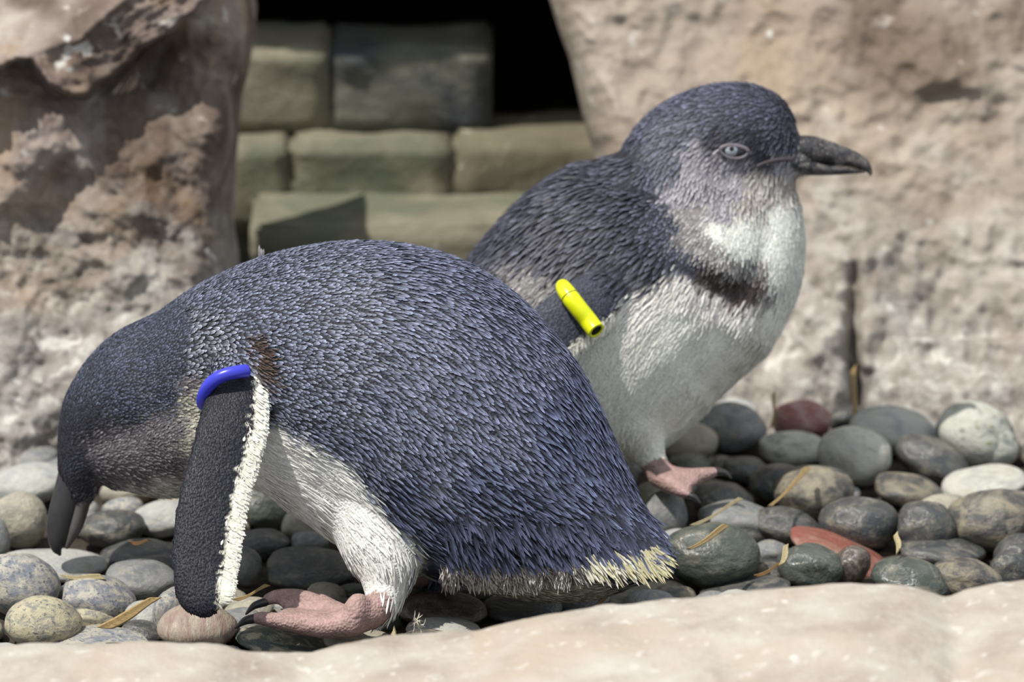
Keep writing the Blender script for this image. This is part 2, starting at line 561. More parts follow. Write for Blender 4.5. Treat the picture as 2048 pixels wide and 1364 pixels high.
ICO = []
for s in range(9):
    bm = bmesh.new()
    bmesh.ops.create_icosphere(bm, subdivisions=4 if s < 5 else 3, radius=1.0)
    co = np.array([v.co[:] for v in bm.verts])
    nrm = co / np.linalg.norm(co, axis=1)[:, None]
    sq = np.abs(nrm) ** (2.0 + 0.25 * (s % 3))
    r = 1.0 + 0.13 * vnoise(nrm * 0.9 + 5.1 * s, 100 + s) + 0.06 * vnoise(nrm * 1.9 + 3.3 * s, 200 + s) + 0.012 * vnoise(nrm * 6, 300 + s)
    r = r + 0.05 * (1 - sq.max(axis=1))
    for v, q in zip(bm.verts, nrm * r[:, None]):
        v.co = Vector(q)
    me = bpy.data.meshes.new('pebble_shape')
    bm.to_mesh(me); bm.free()
    me.polygons.foreach_set('use_smooth', [True] * len(me.polygons))
    ICO.append(me)
PMESH = {}


def pebble_mesh(kind, s):
    key = (kind, s)
    if key not in PMESH:
        m = ICO[s].copy()
        m.materials.append(PM[kind])
        PMESH[key] = m
    return PMESH[key]


placed = []


def pebble(px, py, wpx, hpx, rot, kind, label, group=None, zoff=0.0, depth=0.85):
    k = (D + depth_of(G(px, py, 0.004))) / D
    a = wpx / 2 / PPM * k
    hh = hpx / 2 / PPM * k
    b_ = a * depth
    c2 = hh * hh - (b_ * math.sin(PITCH)) ** 2
    if c2 < (0.42 * hh) ** 2:
        b_ = hh * 0.8 / math.sin(PITCH) * 0.9
        b_ = min(b_, a)
        c2 = max(hh * hh - (b_ * math.sin(PITCH)) ** 2, (0.5 * hh) ** 2)
    c = math.sqrt(c2) / math.cos(PITCH)
    z = min(c, 0.017) - 0.008 + zoff
    p = G(px, py, z)
    s = int(rng.integers(0, 5))
    o = bpy.data.objects.new('pebble', pebble_mesh(kind, s))
    C.objects.link(o)
    o.scale = (a, b_, c)
    o.location = p
    # tilt seen from the front, plus a free turn of the texture
    o.rotation_euler = (random.uniform(-0.1, 0.1), -math.radians(-rot), random.uniform(-0.12, 0.12))
    tag(o, label, 'pebble', group)
    placed.append((p[0], p[1], a, b_, z, c))
    return o


# px, py, width, height, tilt (degrees, + = right side down), kind, label
PEB = [
    (45, 920, 135, 66, -14, 'grey', 'greyish pebble lying against the foot of the brown boulder'),
    (55, 968, 160, 84, -8, 'pale', 'bluish pale pebble with bright top near the bowed head'),
    (40, 1042, 112, 112, 0, 'tan', 'plump tan pebble beside the bowed penguin\'s beak'),
    (-4, 1078, 46, 90, 0, 'grey', 'grey pebble touching the plump tan one'),
    (112, 1130, 220, 76, 3, 'pale', 'long flat pale grey pebble under the tip of the bowed beak'),
    (40, 1172, 165, 125, 15, 'speck', 'large blue and cream speckled pebble near the flat pale one'),
    (85, 1243, 150, 112, 0, 'cream', 'yellowish cream pebble with dark mottled underside'),
    (195, 1197, 155, 100, 12, 'speck', 'rounded blue-grey speckled pebble under the thick straw chip'),
    (182, 1234, 96, 58, 5, 'cream', 'small beige speckled pebble beside the yellowish cream one'),
    (280, 1160, 150, 82, 2, 'grey', 'smooth grey pebble behind the flipper tip'),
    (185, 1287, 225, 58, -2, 'speck', 'low flat pebble densely flecked dark and white against the rim rock'),
    (285, 1263, 86, 46, 8, 'dark', 'small dark grey pebble beneath the straw chip'),
    (392, 1252, 155, 104, -4, 'pinkband', 'pink and tan banded pebble right under the flipper tip'),
    (338, 1228, 64, 100, 0, 'speck', 'upright speckled pebble wedged behind the pink banded one'),
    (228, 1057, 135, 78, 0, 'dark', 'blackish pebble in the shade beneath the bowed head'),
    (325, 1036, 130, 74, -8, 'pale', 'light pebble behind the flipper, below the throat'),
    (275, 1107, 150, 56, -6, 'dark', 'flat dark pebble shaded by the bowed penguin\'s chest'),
    (12, 1302, 60, 34, 8, 'pale', 'little pale pebble peeping over the rim rock'),
    (142, 1192, 66, 52, 0, 'grey', 'small grey pebble between the flat pale one and the speckled one'),
    (196, 1266, 76, 36, 0, 'tan', 'small beige pebble touching the flecked flat one'),
    (520, 1016, 108, 94, 10, 'green', 'dark greenish pebble seen between flipper and belly'),
    (607, 1058, 96, 70, 22, 'tan', 'light beige pebble beneath the white belly'),
    (618, 1088, 80, 54, 5, 'grey', 'greyish pebble below the light beige one under the belly'),
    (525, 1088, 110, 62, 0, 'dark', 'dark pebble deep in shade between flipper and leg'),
    (490, 1135, 70, 78, 0, 'grey', 'grey pebble with a pale cap just behind the flipper fringe'),
    (620, 1138, 190, 76, 3, 'dark', 'wide dark pebble behind the pink foot'),
    (566, 1284, 190, 66, 9, 'mottle', 'dark green pebble mottled cream under the toes'),
    (722, 1283, 138, 54, 3, 'tan', 'greyish tan pebble under the heel of the pink foot'),
    (893, 1264, 150, 64, 6, 'pale', 'glossy light pebble with a wisp of down against the rim rock'),
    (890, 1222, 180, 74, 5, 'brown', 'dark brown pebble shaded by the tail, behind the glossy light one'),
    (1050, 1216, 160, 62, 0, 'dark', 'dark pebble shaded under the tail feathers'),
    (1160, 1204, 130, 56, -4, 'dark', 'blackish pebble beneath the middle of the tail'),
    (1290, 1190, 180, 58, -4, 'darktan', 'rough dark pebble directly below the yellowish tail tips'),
    (495, 1222, 100, 56, -12, 'tan', 'dusty tan pebble beneath the claws'),
    (1463, 852, 135, 104, 5, 'grey', 'round grey pebble half shaded by the upright penguin\'s breast'),
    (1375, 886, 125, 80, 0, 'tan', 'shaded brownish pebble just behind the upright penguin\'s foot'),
    (1602, 842, 120, 84, 4, 'pink', 'pinkish red pebble with whitish cap at the foot of the rock wall'),
    (1585, 898, 140, 72, 3, 'moss', 'mossy grey pebble in front of the pinkish red one'),
    (1490, 940, 96, 58, 6, 'dark', 'dark pebble at the upright penguin\'s toe tips'),
    (1560, 966, 125, 86, 0, 'dark', 'dark grey pebble crossed by a slanting straw'),
    (1632, 985, 160, 112, 5, 'darktan', 'big dark pebble with a dusty tan face beside the slanting straw'),
    (1445, 1002, 125, 82, 10, 'dark', 'dark pebble with pale top below the upright penguin\'s toes'),
    (1330, 1028, 90, 104, 15, 'grey', 'dull grey pebble beside the dark rump feathers'),
    (1480, 1042, 160, 84, 8, 'grey', 'grey-tan pebble between two parallel straws'),
    (1572, 1050, 138, 80, 10, 'dark', 'blackish pebble with a glossy spot behind the long red one'),
    (1423, 1112, 195, 130, 5, 'green', 'large two-toned greenish grey pebble next to the tail tips'),
    (1540, 1106, 80, 52, 0, 'grey', 'small grey pebble between the large greenish one and the red one'),
    (1622, 1132, 132, 94, 5, 'green', 'glossy dark green pebble in front of the long red one'),
    (1705, 1132, 72, 84, 15, 'brown', 'glossy brown pebble between the dark green and the red one'),
    (1690, 1112, 230, 62, 22, 'red', 'long brick-red pebble slanting between dark glossy ones'),
    (1490, 1176, 180, 58, -6, 'dark', 'low dark grey pebble against the rim rock beside the tail'),
    (1352, 1192, 86, 48, 8, 'darktan', 'small dark pebble with tan blotch beneath the tail corner'),
    (1795, 860, 190, 98, 8, 'pale', 'wide pale pebble at the base of the crevice'),
    (1712, 914, 145, 122, 20, 'algae', 'whitish pebble with green algae on its lower side'),
    (1868, 920, 165, 94, 26, 'dark', 'tilted slate-grey pebble leaning on the wide pale one'),
    (1955, 866, 165, 130, 20, 'moss', 'big green and white marbled pebble near the stepped ledge'),
    (1992, 893, 90, 88, 5, 'moss', 'smaller marbled pebble with white face beside the big marbled one'),
    (2042, 816, 58, 60, 0, 'grey', 'grey pebble tucked under the stepped ledge'),
    (1975, 968, 170, 72, -4, 'algae', 'flat whitish pebble streaked with green algae'),
    (1990, 1040, 185, 124, 0, 'darktan', 'big tan-stained pebble with dark underside'),
    (1815, 980, 145, 68, 10, 'darktan', 'dusty tan pebble beneath the tilted slate-grey one'),
    (1722, 1048, 158, 112, 8, 'dark', 'round dark pebble with a pale streak above the red one'),
    (1850, 1055, 125, 112, 12, 'dark', 'dark glossy pebble beside the big tan-stained one'),
    (1880, 1100, 180, 66, 4, 'dark', 'flat dark pebble under the dark glossy one'),
    (1822, 1158, 160, 96, 10, 'green', 'olive green pebble rising behind the rim rock'),
    (1935, 1156, 140, 86, 12, 'darktan', 'dark pebble with tan flecks leaning on the olive green one'),
    (2020, 1138, 78, 80, 0, 'dark', 'small glossy dark pebble beside the tan-flecked one'),
    (2010, 1184, 130, 40, 0, 'green', 'low greenish pebble touching the notched rim rock'),
]
for (px, py, w_, h_, rot, kind, label) in PEB:
    pebble(px, py, w_, h_, rot, kind, label)

# fill between them: small low pebbles wedged in the gaps and the unseen rest of the bed
kinds = ['grey', 'dark', 'dark', 'darktan', 'tan', 'pale', 'green', 'speck']
ADJ = {'grey': 'grey', 'dark': 'dark', 'darktan': 'tan-stained', 'tan': 'tan', 'pale': 'pale', 'green': 'greenish', 'speck': 'speckled'}
count = 0
for tries in range(5200):
    y = random.uniform(-0.07, 0.33)
    x = random.uniform(-1, 1) * (0.262 * (1 + y / 3) + 0.012)
    a = random.uniform(0.009, 0.017)
    ok = True
    for (qx, qy, qa, qb, qz, qc) in placed:
        dx, dy = abs(x - qx) / (qa + a * 0.62), abs(y - qy) / (qb + a * 0.62)
        if dx * dx + dy * dy < 1.0:
            ok = False
            break
    if not ok:
        continue
    kind = random.choice(kinds if x > -0.1 else ['grey', 'pale', 'speck', 'tan', 'dark'])
    s = random.randint(5, 8)
    o = bpy.data.objects.new('pebble', pebble_mesh(kind, s))
    C.objects.link(o)
    c = a * random.uniform(0.5, 0.7)
    o.scale = (a, a * random.uniform(0.75, 0.95), c)
    o.location = (x, y, c - 0.0105)
    o.rotation_euler = (random.uniform(-0.15, 0.15), random.uniform(-0.15, 0.15), random.uniform(0, 6.28))
    near = min(range(len(PEB)), key=lambda q: (placed[q][0] - x) ** 2 + (placed[q][1] - y) ** 2)
    ref = PEB[near][6]
    if len(ref.split()) > 10:
        ref = ref.split(' pebble')[0] + ' pebble'
    shape = 'flat' if c / a < 0.565 else ('plump' if c / a > 0.635 else 'oval')
    lab = ('tiny ' if a < 0.0115 else '') + '%s %s pebble by the %s' % (shape, ADJ[kind], ref)
    tag(o, lab, 'pebble', 'small pebbles filling the gaps of the bed')
    placed.append((x, y, a, a * 0.85, c - 0.0105, c))
    count += 1
    if count > 215:
        break
print('filler pebbles', count)


# ------------------------------------------------------------------ tube pieces
def catmull(P, n):
    P = np.asarray(P, float)
    m = len(P)
    t = np.linspace(0, m - 1, n)
    i = np.clip(np.floor(t).astype(int), 0, m - 2)
    f = (t - i)[:, None]
    p0 = P[np.clip(i - 1, 0, m - 1)]; p1 = P[i]; p2 = P[i + 1]; p3 = P[np.clip(i + 2, 0, m - 1)]
    # ends: mirrored neighbours
    p0 = np.where((i == 0)[:, None], 2 * p1 - p2, p0)
    p3 = np.where((i + 2 > m - 1)[:, None], 2 * p2 - p1, p3)
    return 0.5 * ((2 * p1) + (-p0 + p2) * f + (2 * p0 - 5 * p1 + 4 * p2 - p3) * f ** 2 + (-p0 + 3 * p1 - 3 * p2 + p3) * f ** 3)


class Tube:
    """control points: px, py, depth, radius across (px), radius in depth (m)"""

    def __init__(self, pts, kind, k0=None, n=None, ring=24, side=None):
        self.kind = kind
        P = []
        for (px, py, w, r, rs) in pts:
            k = (D + w) / D
            P.append((*W(px, py, w), r / PPM * k, rs))
        n = n or max(12, 8 * len(pts))
        S = catmull(P, n)
        self.c = S[:, :3]
        self.ru = np.maximum(S[:, 3], 0.0004)
        self.rs = np.maximum(S[:, 4], 0.0004)
        t = np.gradient(self.c, axis=0)
        t /= np.linalg.norm(t, axis=1)[:, None]
        self.t = t
        sref = np.array(Fv if side is None else side, float)
        s = sref[None] - t * (t @ sref)[:, None]
        s /= np.linalg.norm(s, axis=1)[:, None]
        self.s = s
        self.u = np.cross(s, t)
        self.ring = ring

    def geometry(self, cap=True, open_end=False):
        n = len(self.c); m = self.ring
        a = np.linspace(0, 2 * math.pi, m, endpoint=False)
        ca, sa = np.cos(a), np.sin(a)
        V = (self.c[:, None] + self.u[:, None] * (self.ru[:, None] * ca)[..., None] + self.s[:, None] * (self.rs[:, None] * sa)[..., None])
        rows = [V[i] for i in range(n)]
        if cap:                                     # rounded caps
            for end, sgn in ((0, -1), (n - 1, 1)):
                extra = []
                for q in (0.5, 0.8, 0.95):
                    rr = math.sqrt(1 - q * q)
                    off = self.t[end] * sgn * q * min(self.ru[end], self.rs[end])
                    extra.append(self.c[end] + off + self.u[end] * (self.ru[end] * rr * ca)[:, None] + self.s[end] * (self.rs[end] * rr * sa)[:, None])
                rows = (extra[::-1] + rows) if sgn < 0 else (rows + extra)
        V = np.vstack(rows)
        R = len(rows)
        faces = []
        for i in range(R - 1):
            for j in range(m):
                k = (j + 1) % m
                faces.append([i * m + j, i * m + k, (i + 1) * m + k, (i + 1) * m + j])
        if not open_end:
            faces.append([j for j in range(m)][::-1])
            faces.append([(R - 1) * m + j for j in range(m)])
        return V, faces

    def local(self, P):
        """for points P: nearest station, normalised distance, across coordinate"""
        d2 = ((P[:, None, :] - self.c[None]) ** 2).sum(-1)
        i = d2.argmin(1)
        q = P - self.c[i]
        a = (q * self.u[i]).sum(1) / self.ru[i]
        b = (q * self.s[i]).sum(1) / self.rs[i]
        tt = (q * self.t[i]).sum(1) / np.minimum(self.ru[i], self.rs[i])
        nd = np.sqrt(a * a + b * b + (0.6 * tt) ** 2)
        return i, nd, a


def attach(o, parent):
    """parent a mesh whose vertices are world positions"""
    o.parent = parent
    if parent.type == 'EMPTY':
        o.matrix_parent_inverse = Matrix.Translation(parent.location).inverted()


def fix_normals(me):
    bm = bmesh.new(); bm.from_mesh(me)
    bmesh.ops.recalc_face_normals(bm, faces=bm.faces)
    bm.to_mesh(me); bm.free()


def fuse(tubes, voxel, smooth_it=10):
    """one continuous skin over all the pieces"""
    V, F, off = [], [], 0
    for t in tubes:
        v, f = t.geometry()
        V.append(v); F += [[i + off for i in q] for q in f]; off += len(v)
    me = bpy.data.meshes.new('tmp')
    me.from_pydata([tuple(v) for v in np.vstack(V)], [], F)
    fix_normals(me)
    ob = bpy.data.objects.new('tmp', me)
    C.objects.link(ob)
    md = ob.modifiers.new('r', 'REMESH'); md.mode = 'VOXEL'; md.voxel_size = voxel; md.adaptivity = 0
    ms = ob.modifiers.new('s', 'SMOOTH'); ms.factor = 0.5; ms.iterations = smooth_it
    dg = bpy.context.evaluated_depsgraph_get()
    ev = ob.evaluated_get(dg)
    out = bpy.data.meshes.new_from_object(ev)
    bpy.data.objects.remove(ob)
    return out


def idw(X, Y, anchors, power=5.0):
    A = np.array([(a[0], a[1]) for a in anchors], float)
    Cc = np.array([a[2] for a in anchors], float)
    d = np.sqrt((X[:, None] - A[None, :, 0]) ** 2 + (Y[:, None] - A[None, :, 1]) ** 2) + 1.0
    wgt = d ** -power
    wgt /= wgt.sum(1)[:, None]
    return wgt @ Cc


# feather colours: (light vane RGB, dark shaft and painted gap-shade RGB, length px, width px, lift)
def F_(light, dark, L, wd, lift):
    return (*srgb(*light), *srgb(*dark), L, wd, lift)


BLUE_SMALL = F_((143, 150, 176), (17, 18, 24), 16, 5.4, 0.18)
BLUE = F_((137, 144, 174), (17, 19, 27), 24, 5.0, 0.16)
BLUE_LONG = F_((118, 128, 164), (17, 19, 29), 36, 5.0, 0.17)
BLUE_HEAD = F_((108, 115, 138), (28, 29, 38), 12, 4.2, 0.15)
DARK_HEAD = F_((72, 74, 86), (34, 34, 41), 12, 4.4, 0.13)
FACE = F_((136, 131, 135), (74, 71, 75), 15, 4.2, 0.25)
THROAT = F_((206, 204, 198), (170, 168, 162), 18, 5, 0.14)
WHITE = F_((239, 239, 235), (220, 220, 216), 34, 4.2, 0.10)
BROWN = F_((104, 84, 72), (56, 46, 42), 20, 2.4, 0.5)
COLLAR = F_((84, 72, 68), (48, 41, 40), 16, 5, 0.2)
GREYTAN = F_((182, 178, 164), (140, 138, 126), 18, 5, 0.2)
SHOULDER = F_((166, 169, 184), (22, 23, 29), 20, 7.5, 0.24)
BLUE_DK = F_((104, 110, 140), (17, 18, 27), 38, 5.0, 0.18)


def build_feathers(name, pts, nrm, dirs, par, material, parent, scale, seed=0, bend=0.35, tipcol=None):
    """every feather a small ridged blade; all of one coat joined"""
    r = np.random.default_rng(seed)
    n = len(pts)
    L = par[:, 6] / PPM * scale * r.uniform(0.8, 1.25, n)
    Wd = par[:, 7] / PPM * scale * r.uniform(0.8, 1.2, n)
    lift = par[:, 8] * r.uniform(0.6, 1.5, n)
    d = dirs - nrm * (dirs * nrm).sum(1)[:, None]
    d /= np.linalg.norm(d, axis=1)[:, None] + 1e-9
    side = np.cross(nrm, d)
    yaw = r.normal(0, 0.13, n)
    d, side = d * np.cos(yaw)[:, None] + side * np.sin(yaw)[:, None], side * np.cos(yaw)[:, None] - d * np.sin(yaw)[:, None]
    roll = r.normal(0, 0.18, n)
    side2 = side * np.cos(roll)[:, None] + nrm * np.sin(roll)[:, None]
    rows = []
    cols = []
    light, dark = par[:, 0:3], par[:, 3:6]
    var = np.clip(r.lognormal(-0.05, 0.26, n), 0.45, 1.7)[:, None]
    var = np.where(light.mean(1, keepdims=True) > 0.45, 1 + (var - 1) * 0.3, var)
    var = np.where(light.mean(1, keepdims=True) < 0.045, 1 + (var - 1) * 0.35, var)
    light = np.clip(light * var, 0, 0.92); dark = np.clip(dark * var, 0, 0.9)
    for t, hw, cl in ((0.0, 0.6, 0.0), (0.45, 1.0, 0.40), (0.82, 0.78, 1.0)):
        h = np.sin(lift) * t - bend * np.sin(lift) * t * t
        base = pts - nrm * (0.0002) + d * (L * t)[:, None] + nrm * (L * h)[:, None]
        ridge = nrm * (Wd * 0.16)[:, None]
        rows += [base - side2 * (Wd * 0.5 * hw)[:, None], base + ridge, base + side2 * (Wd * 0.5 * hw)[:, None]]
        edge = dark * (1 - cl) + light * cl
        mid = dark * 0.62 + edge * 0.38
        cols += [edge, mid, edge]
    h = np.sin(lift) - bend * np.sin(lift)
    rows.append(pts + d * L[:, None] + nrm * (L * h)[:, None])
    cols.append(light * 0.9 + dark * 0.1 if tipcol is None else np.broadcast_to(np.array(tipcol), light.shape))
    V = np.stack(rows, 1).reshape(-1, 3)
    Col = np.stack(cols, 1).reshape(-1, 3)
    base = (np.arange(n) * 10)[:, None]
    quads = np.array([[0, 1, 4, 3], [1, 2, 5, 4], [3, 4, 7, 6], [4, 5, 8, 7]])
    tris = np.array([[6, 7, 9], [7, 8, 9]])
    Q = (base[:, :, None] + quads[None]).reshape(-1)
    Tt = (base[:, :, None] + tris[None]).reshape(-1)
    me = bpy.data.meshes.new(name)
    me.vertices.add(len(V)); me.vertices.foreach_set('co', V.ravel())
    nl = len(Q) + len(Tt)
    me.loops.add(nl); me.loops.foreach_set('vertex_index', np.concatenate([Q, Tt]).astype(np.int32))
    nq, ntri = len(Q) // 4, len(Tt) // 3
    me.polygons.add(nq + ntri)
    starts = np.concatenate([np.arange(nq) * 4, nq * 4 + np.arange(ntri) * 3]).astype(np.int32)
    me.polygons.foreach_set('loop_start', starts)
    me.polygons.foreach_set('use_smooth', np.ones(nq + ntri, bool))
    me.update(calc_edges=True)
    at = me.color_attributes.new('Col', 'FLOAT_COLOR', 'POINT')
    at.data.foreach_set('color', np.concatenate([Col, np.ones((len(Col), 1))], 1).astype(np.float32).ravel())
    me.materials.append(material)
    o = bpy.data.objects.new(name, me)
    C.objects.link(o)
    attach(o, parent)
    o['kind'] = 'stuff'
    return o


def col_mat(name, rough, spec, sheen=0.0, bump_scale=None):
    m, nt, b = new_mat(name, rough, spec)
    at = N(nt, 'ShaderNodeVertexColor'); at.layer_name = 'Col'
    tc = N(nt, 'ShaderNodeTexCoord')
    nz = noise(nt, tc.outputs['Object'], bump_scale or 900, 3)
    c = mix(nt, 1.0, at.outputs['Color'], ramp(nt, nz, [(0.3, (0.82,) * 3), (0.7, (1.1,) * 3)]), 'MULTIPLY')
    nt.links.new(c, b.inputs['Base Color'])
    if sheen:
        b.inputs['Sheen Weight'].default_value = sheen
    if bump_scale:
        vo = N(nt, 'ShaderNodeTexVoronoi')
        vo.inputs['Scale'].default_value = bump_scale
        nt.links.new(tc.outputs['Object'], vo.inputs['Vector'])
        inv = N(nt, 'ShaderNodeMath', operation='SUBTRACT')
        inv.inputs[0].default_value = 1.0
        nt.links.new(vo.outputs['Distance'], inv.inputs[1])
        bump(nt, b, inv.outputs[0], 0.7, 0.0008)
    return m


mat_feather = col_mat('feather', 0.5, 0.3)
mat_skin = col_mat('penguin_skin', 0.6, 0.3, 0.0, 700)


def sample_surface(me, n, seed):
    me.calc_loop_triangles()
    tri = np.empty(len(me.loop_triangles) * 3, np.int32); me.loop_triangles.foreach_get('vertices', tri); tri = tri.reshape(-1, 3)
    co = np.empty(len(me.vertices) * 3); me.vertices.foreach_get('co', co); co = co.reshape(-1, 3)
    no = np.empty(len(me.vertices) * 3); me.vertices.foreach_get('normal', no); no = no.reshape(-1, 3)
    a, b, c = co[tri[:, 0]], co[tri[:, 1]], co[tri[:, 2]]
    area = np.linalg.norm(np.cross(b - a, c - a), axis=1)
    r = np.random.default_rng(seed)
    f = r.choice(len(tri), n, p=area / area.sum())
    u, v = r.random(n), r.random(n)
    fl = u + v > 1
    u[fl], v[fl] = 1 - u[fl], 1 - v[fl]
    w = 1 - u - v
    P = a[f] * w[:, None] + b[f] * u[:, None] + c[f] * v[:, None]
    Nn = no[tri[f, 0]] * w[:, None] + no[tri[f, 1]] * u[:, None] + no[tri[f, 2]] * v[:, None]
    Nn /= np.linalg.norm(Nn, axis=1)[:, None] + 1e-9
    return P, Nn


def poisson(P, rad):
    """greedy thinning with a spacing for each point"""
    cell = float(rad.max())
    grid = {}
    keep = []
    ij = np.floor(P / cell).astype(int)
    Pl = P.tolist(); rl = rad.tolist(); il = ij.tolist()
    nb = [(a, b, c) for a in (-1, 0, 1) for b in (-1, 0, 1) for c in (-1, 0, 1)]
    for i in range(len(Pl)):
        x, y, z = Pl[i]; r2 = rl[i] ** 2
        ci = il[i]
        ok = True
        for a, b, c in nb:
            g = grid.get((ci[0] + a, ci[1] + b, ci[2] + c))
            if g:
                for q in g:
                    if (q[0] - x) ** 2 + (q[1] - y) ** 2 + (q[2] - z) ** 2 < r2:
                        ok = False
                        break
                if not ok:
                    break
        if ok:
            keep.append(i)
            grid.setdefault(tuple(ci), []).append((x, y, z))
    return np.array(keep)


def side_xy(P, k0):
    q = P - T
    return 1024 + PPM / k0 * (q @ Rv), 682 - PPM / k0 * (q @ Uv)


def owner(tubes, P):
    best = np.full(len(P), 1e9); own = np.zeros(len(P), int); tan = np.zeros_like(P); across = np.zeros(len(P)); st = np.zeros(len(P))
    acc = np.zeros_like(P); wsum = np.zeros(len(P))
    for j, t in enumerate(tubes):
        i, nd, a = t.local(P)
        m = nd < best
        best[m] = nd[m]; own[m] = j; across[m] = a[m]; st[m] = i[m] / (len(t.c) - 1.0)
        wg = np.exp(-4.0 * nd)
        acc += t.t[i] * wg[:, None]; wsum += wg
    acc /= np.linalg.norm(acc, axis=1)[:, None] + 1e-9
    return own, acc, across, st


def penguin(name, label, base, tubes, k0, anchors, seed, ncand, spacing_scale=1.0, flip_white=1, flip_col=(44, 45, 58)):
    root = bpy.data.objects.new(name, None)
    C.objects.link(root)
    root.location = base
    root.empty_display_size = 0.05
    tag(root, label, 'penguin')
    me = fuse(tubes, 0.0019)
    me.name = 'body'
    me.polygons.foreach_set('use_smooth', [True] * len(me.polygons))
    me.materials.clear(); me.materials.append(mat_skin)
    body = bpy.data.objects.new('body', me)
    C.objects.link(body)
    body.parent = root
    body.matrix_parent_inverse = Matrix.Translation(root.location).inverted()
    kinds = np.array([t.kind for t in tubes])

    def params(P, jit, seed2):
        X, Y = side_xy(P, k0)
        r = np.random.default_rng(seed2)
        par = idw(X + r.normal(0, jit, len(X)), Y + r.normal(0, jit, len(X)), anchors)
        own, dirs, across, st = owner(tubes, P)
        kd = kinds[own]
        fl = (kd == 'flipper') & (st > 0.13)
        if fl.any():
            edge = across * flip_white + r.normal(0, 0.07, len(X))
            wh = fl & (edge > 0.62) & (st > 0.13)
            par[fl] = F_(flip_col, tuple(0.6 * q for q in flip_col), 8, 3.8, 0.10)
            par[wh] = F_((238, 237, 226), (220, 218, 204), 14, 4.5, 0.2)
            # on the white strip the feathers point out and down
        return par, kd, dirs, across, st

    co = np.empty(len(me.vertices) * 3); me.vertices.foreach_get('co', co); co = co.reshape(-1, 3)
    par, kd, _, _, _ = params(co, 0.0, 1)
    base_col = par[:, 3:6] * 0.92 + par[:, 0:3] * 0.04  # dark skin colour paints the shade in the gaps between feathers
    wm = par[:, 0:3].mean(1) > 0.45
    base_col[wm] = par[wm, 3:6]
    skin = np.isin(kd, ['foot'])
    pink = np.array(srgb(168, 139, 136)); tanp = np.array(srgb(112, 98, 84))
    f = np.clip(0.5 + 1.2 * fbm(co * 330, 3, 5), 0, 1)[:, None]
    low = smooth(0.012, 0.002, co[:, 2])[:, None]
    mixf = np.clip(0.45 * f + 0.5 * low, 0, 0.9)
    sk = pink * (1 - mixf) + tanp * mixf
    base_col[skin] = sk[skin]
    at = me.color_attributes.new('Col', 'FLOAT_COLOR', 'POINT')
    at.data.foreach_set('color', np.concatenate([base_col, np.ones((len(co), 1))], 1).astype(np.float32).ravel())

    P, Nn = sample_surface(me, ncand, seed)
    par, kd, dirs, across, st = params(P, 9.0, seed + 1)
    ok = kd != 'foot'
    P, Nn, par, kd, dirs, across, st = P[ok], Nn[ok], par[ok], kd[ok], dirs[ok], across[ok], st[ok]
    # spacing follows the feather size
    rad = np.sqrt(par[:, 6] * par[:, 7]) * 0.66 / PPM * k0 * spacing_scale
    keep = poisson(P, rad)
    P, Nn, par, kd, dirs, across, st = P[keep], Nn[keep], par[keep], kd[keep], dirs[keep], across[keep], st[keep]
    fl = (kd == 'flipper') & (st > 0.13)
    out = fl & (across * flip_white > 0.62)
    if out.any():
        ft = [t for t in tubes if t.kind == 'flipper'][0]
        i, _, _ = ft.local(P[out])
        dirs[out] = ft.u[i] * flip_white * 0.85 + ft.t[i] * 0.5
    white = (par[:, 0:3].mean(1) > 0.45) & ~fl
    print(name, 'feathers', len(P), 'verts', len(co))
    build_feathers('back_feathers', P[~fl & ~white], Nn[~fl & ~white], dirs[~fl & ~white], par[~fl & ~white], mat_feather, body, k0, seed + 2)
    build_feathers('belly_feathers', P[white], Nn[white], dirs[white], par[white], mat_feather, body, k0, seed + 3)
    build_feathers('flipper_feathers', P[fl], Nn[fl], dirs[fl], par[fl], mat_feather, body, k0, seed + 4)
    return root, body


def tube_part(name, pts, material, parent, ring=14, label=None, cap=True, n=None):
    t = Tube(pts, name, ring=ring, n=n)
    v, f = t.geometry(cap)
    o = mesh_obj(name, v, f, material, None)
    fix_normals(o.data)
    if parent:
        attach(o, parent)
    if label:
        o['label'] = label
    return o


mat_beak = rock_mat('beak_horn', [(0.35, srgb(40, 40, 44)), (0.5, srgb(70, 69, 71)), (0.65, srgb(108, 104, 102))], srgb(52, 52, 56), srgb(140, 133, 126), 170, 0.4, (0.5, 0.6), (0.58, 0.66))
mat_beak.node_tree.nodes['Bump'].inputs['Distance'].default_value = 0.0005
mat_beak_low = plain_mat('beak_grey', srgb(84, 80, 80), 0.4, 0.5)
mat_beak_dark = plain_mat('beak_dark_horn', srgb(50, 49, 51), 0.4, 0.4)
mat_claw = plain_mat('claw_horn', srgb(48, 46, 48), 0.35, 0.5)

# ------------------------------------------------------------------ the bowed penguin in front
wf = 0.05
main = Tube([
    (158, 985, .100, 34, .010), (165, 940, .100, 52, .016), (188, 890, .100, 82, .022), (226, 842, .097, 116, .027),
    (290, 800, .092, 148, .034), (370, 780, .085, 172, .040), (470, 760, .075, 214, .050), (585, 752, .064, 256, .058),
    (700, 764, .056, 288, .064), (812, 800, .050, 302, .065), (912, 872, .044, 288, .064), (1012, 955, .036, 254, .058),
    (1108, 1026, .028, 198, .048), (1190, 1074, .018, 142, .034), (1256, 1100, .008, 88, .020), (1300, 1118, .000, 44, .010)], 'body')
chest = Tube([(250, 900, .094, 84, .024), (330, 890, .088, 108, .032), (430, 870, .078, 104, .044), (545, 876, .066, 106, .050), (640, 935, .056, 108, .048), (720, 1012, .044, 92, .038)], 'body')
thigh = Tube([(735, 900, .046, 140, .036), (748, 990, .036, 118, .034), (762, 1070, .026, 92, .027), (774, 1130, .019, 72, .020), (772, 1178, .015, 46, .012)], 'thigh')
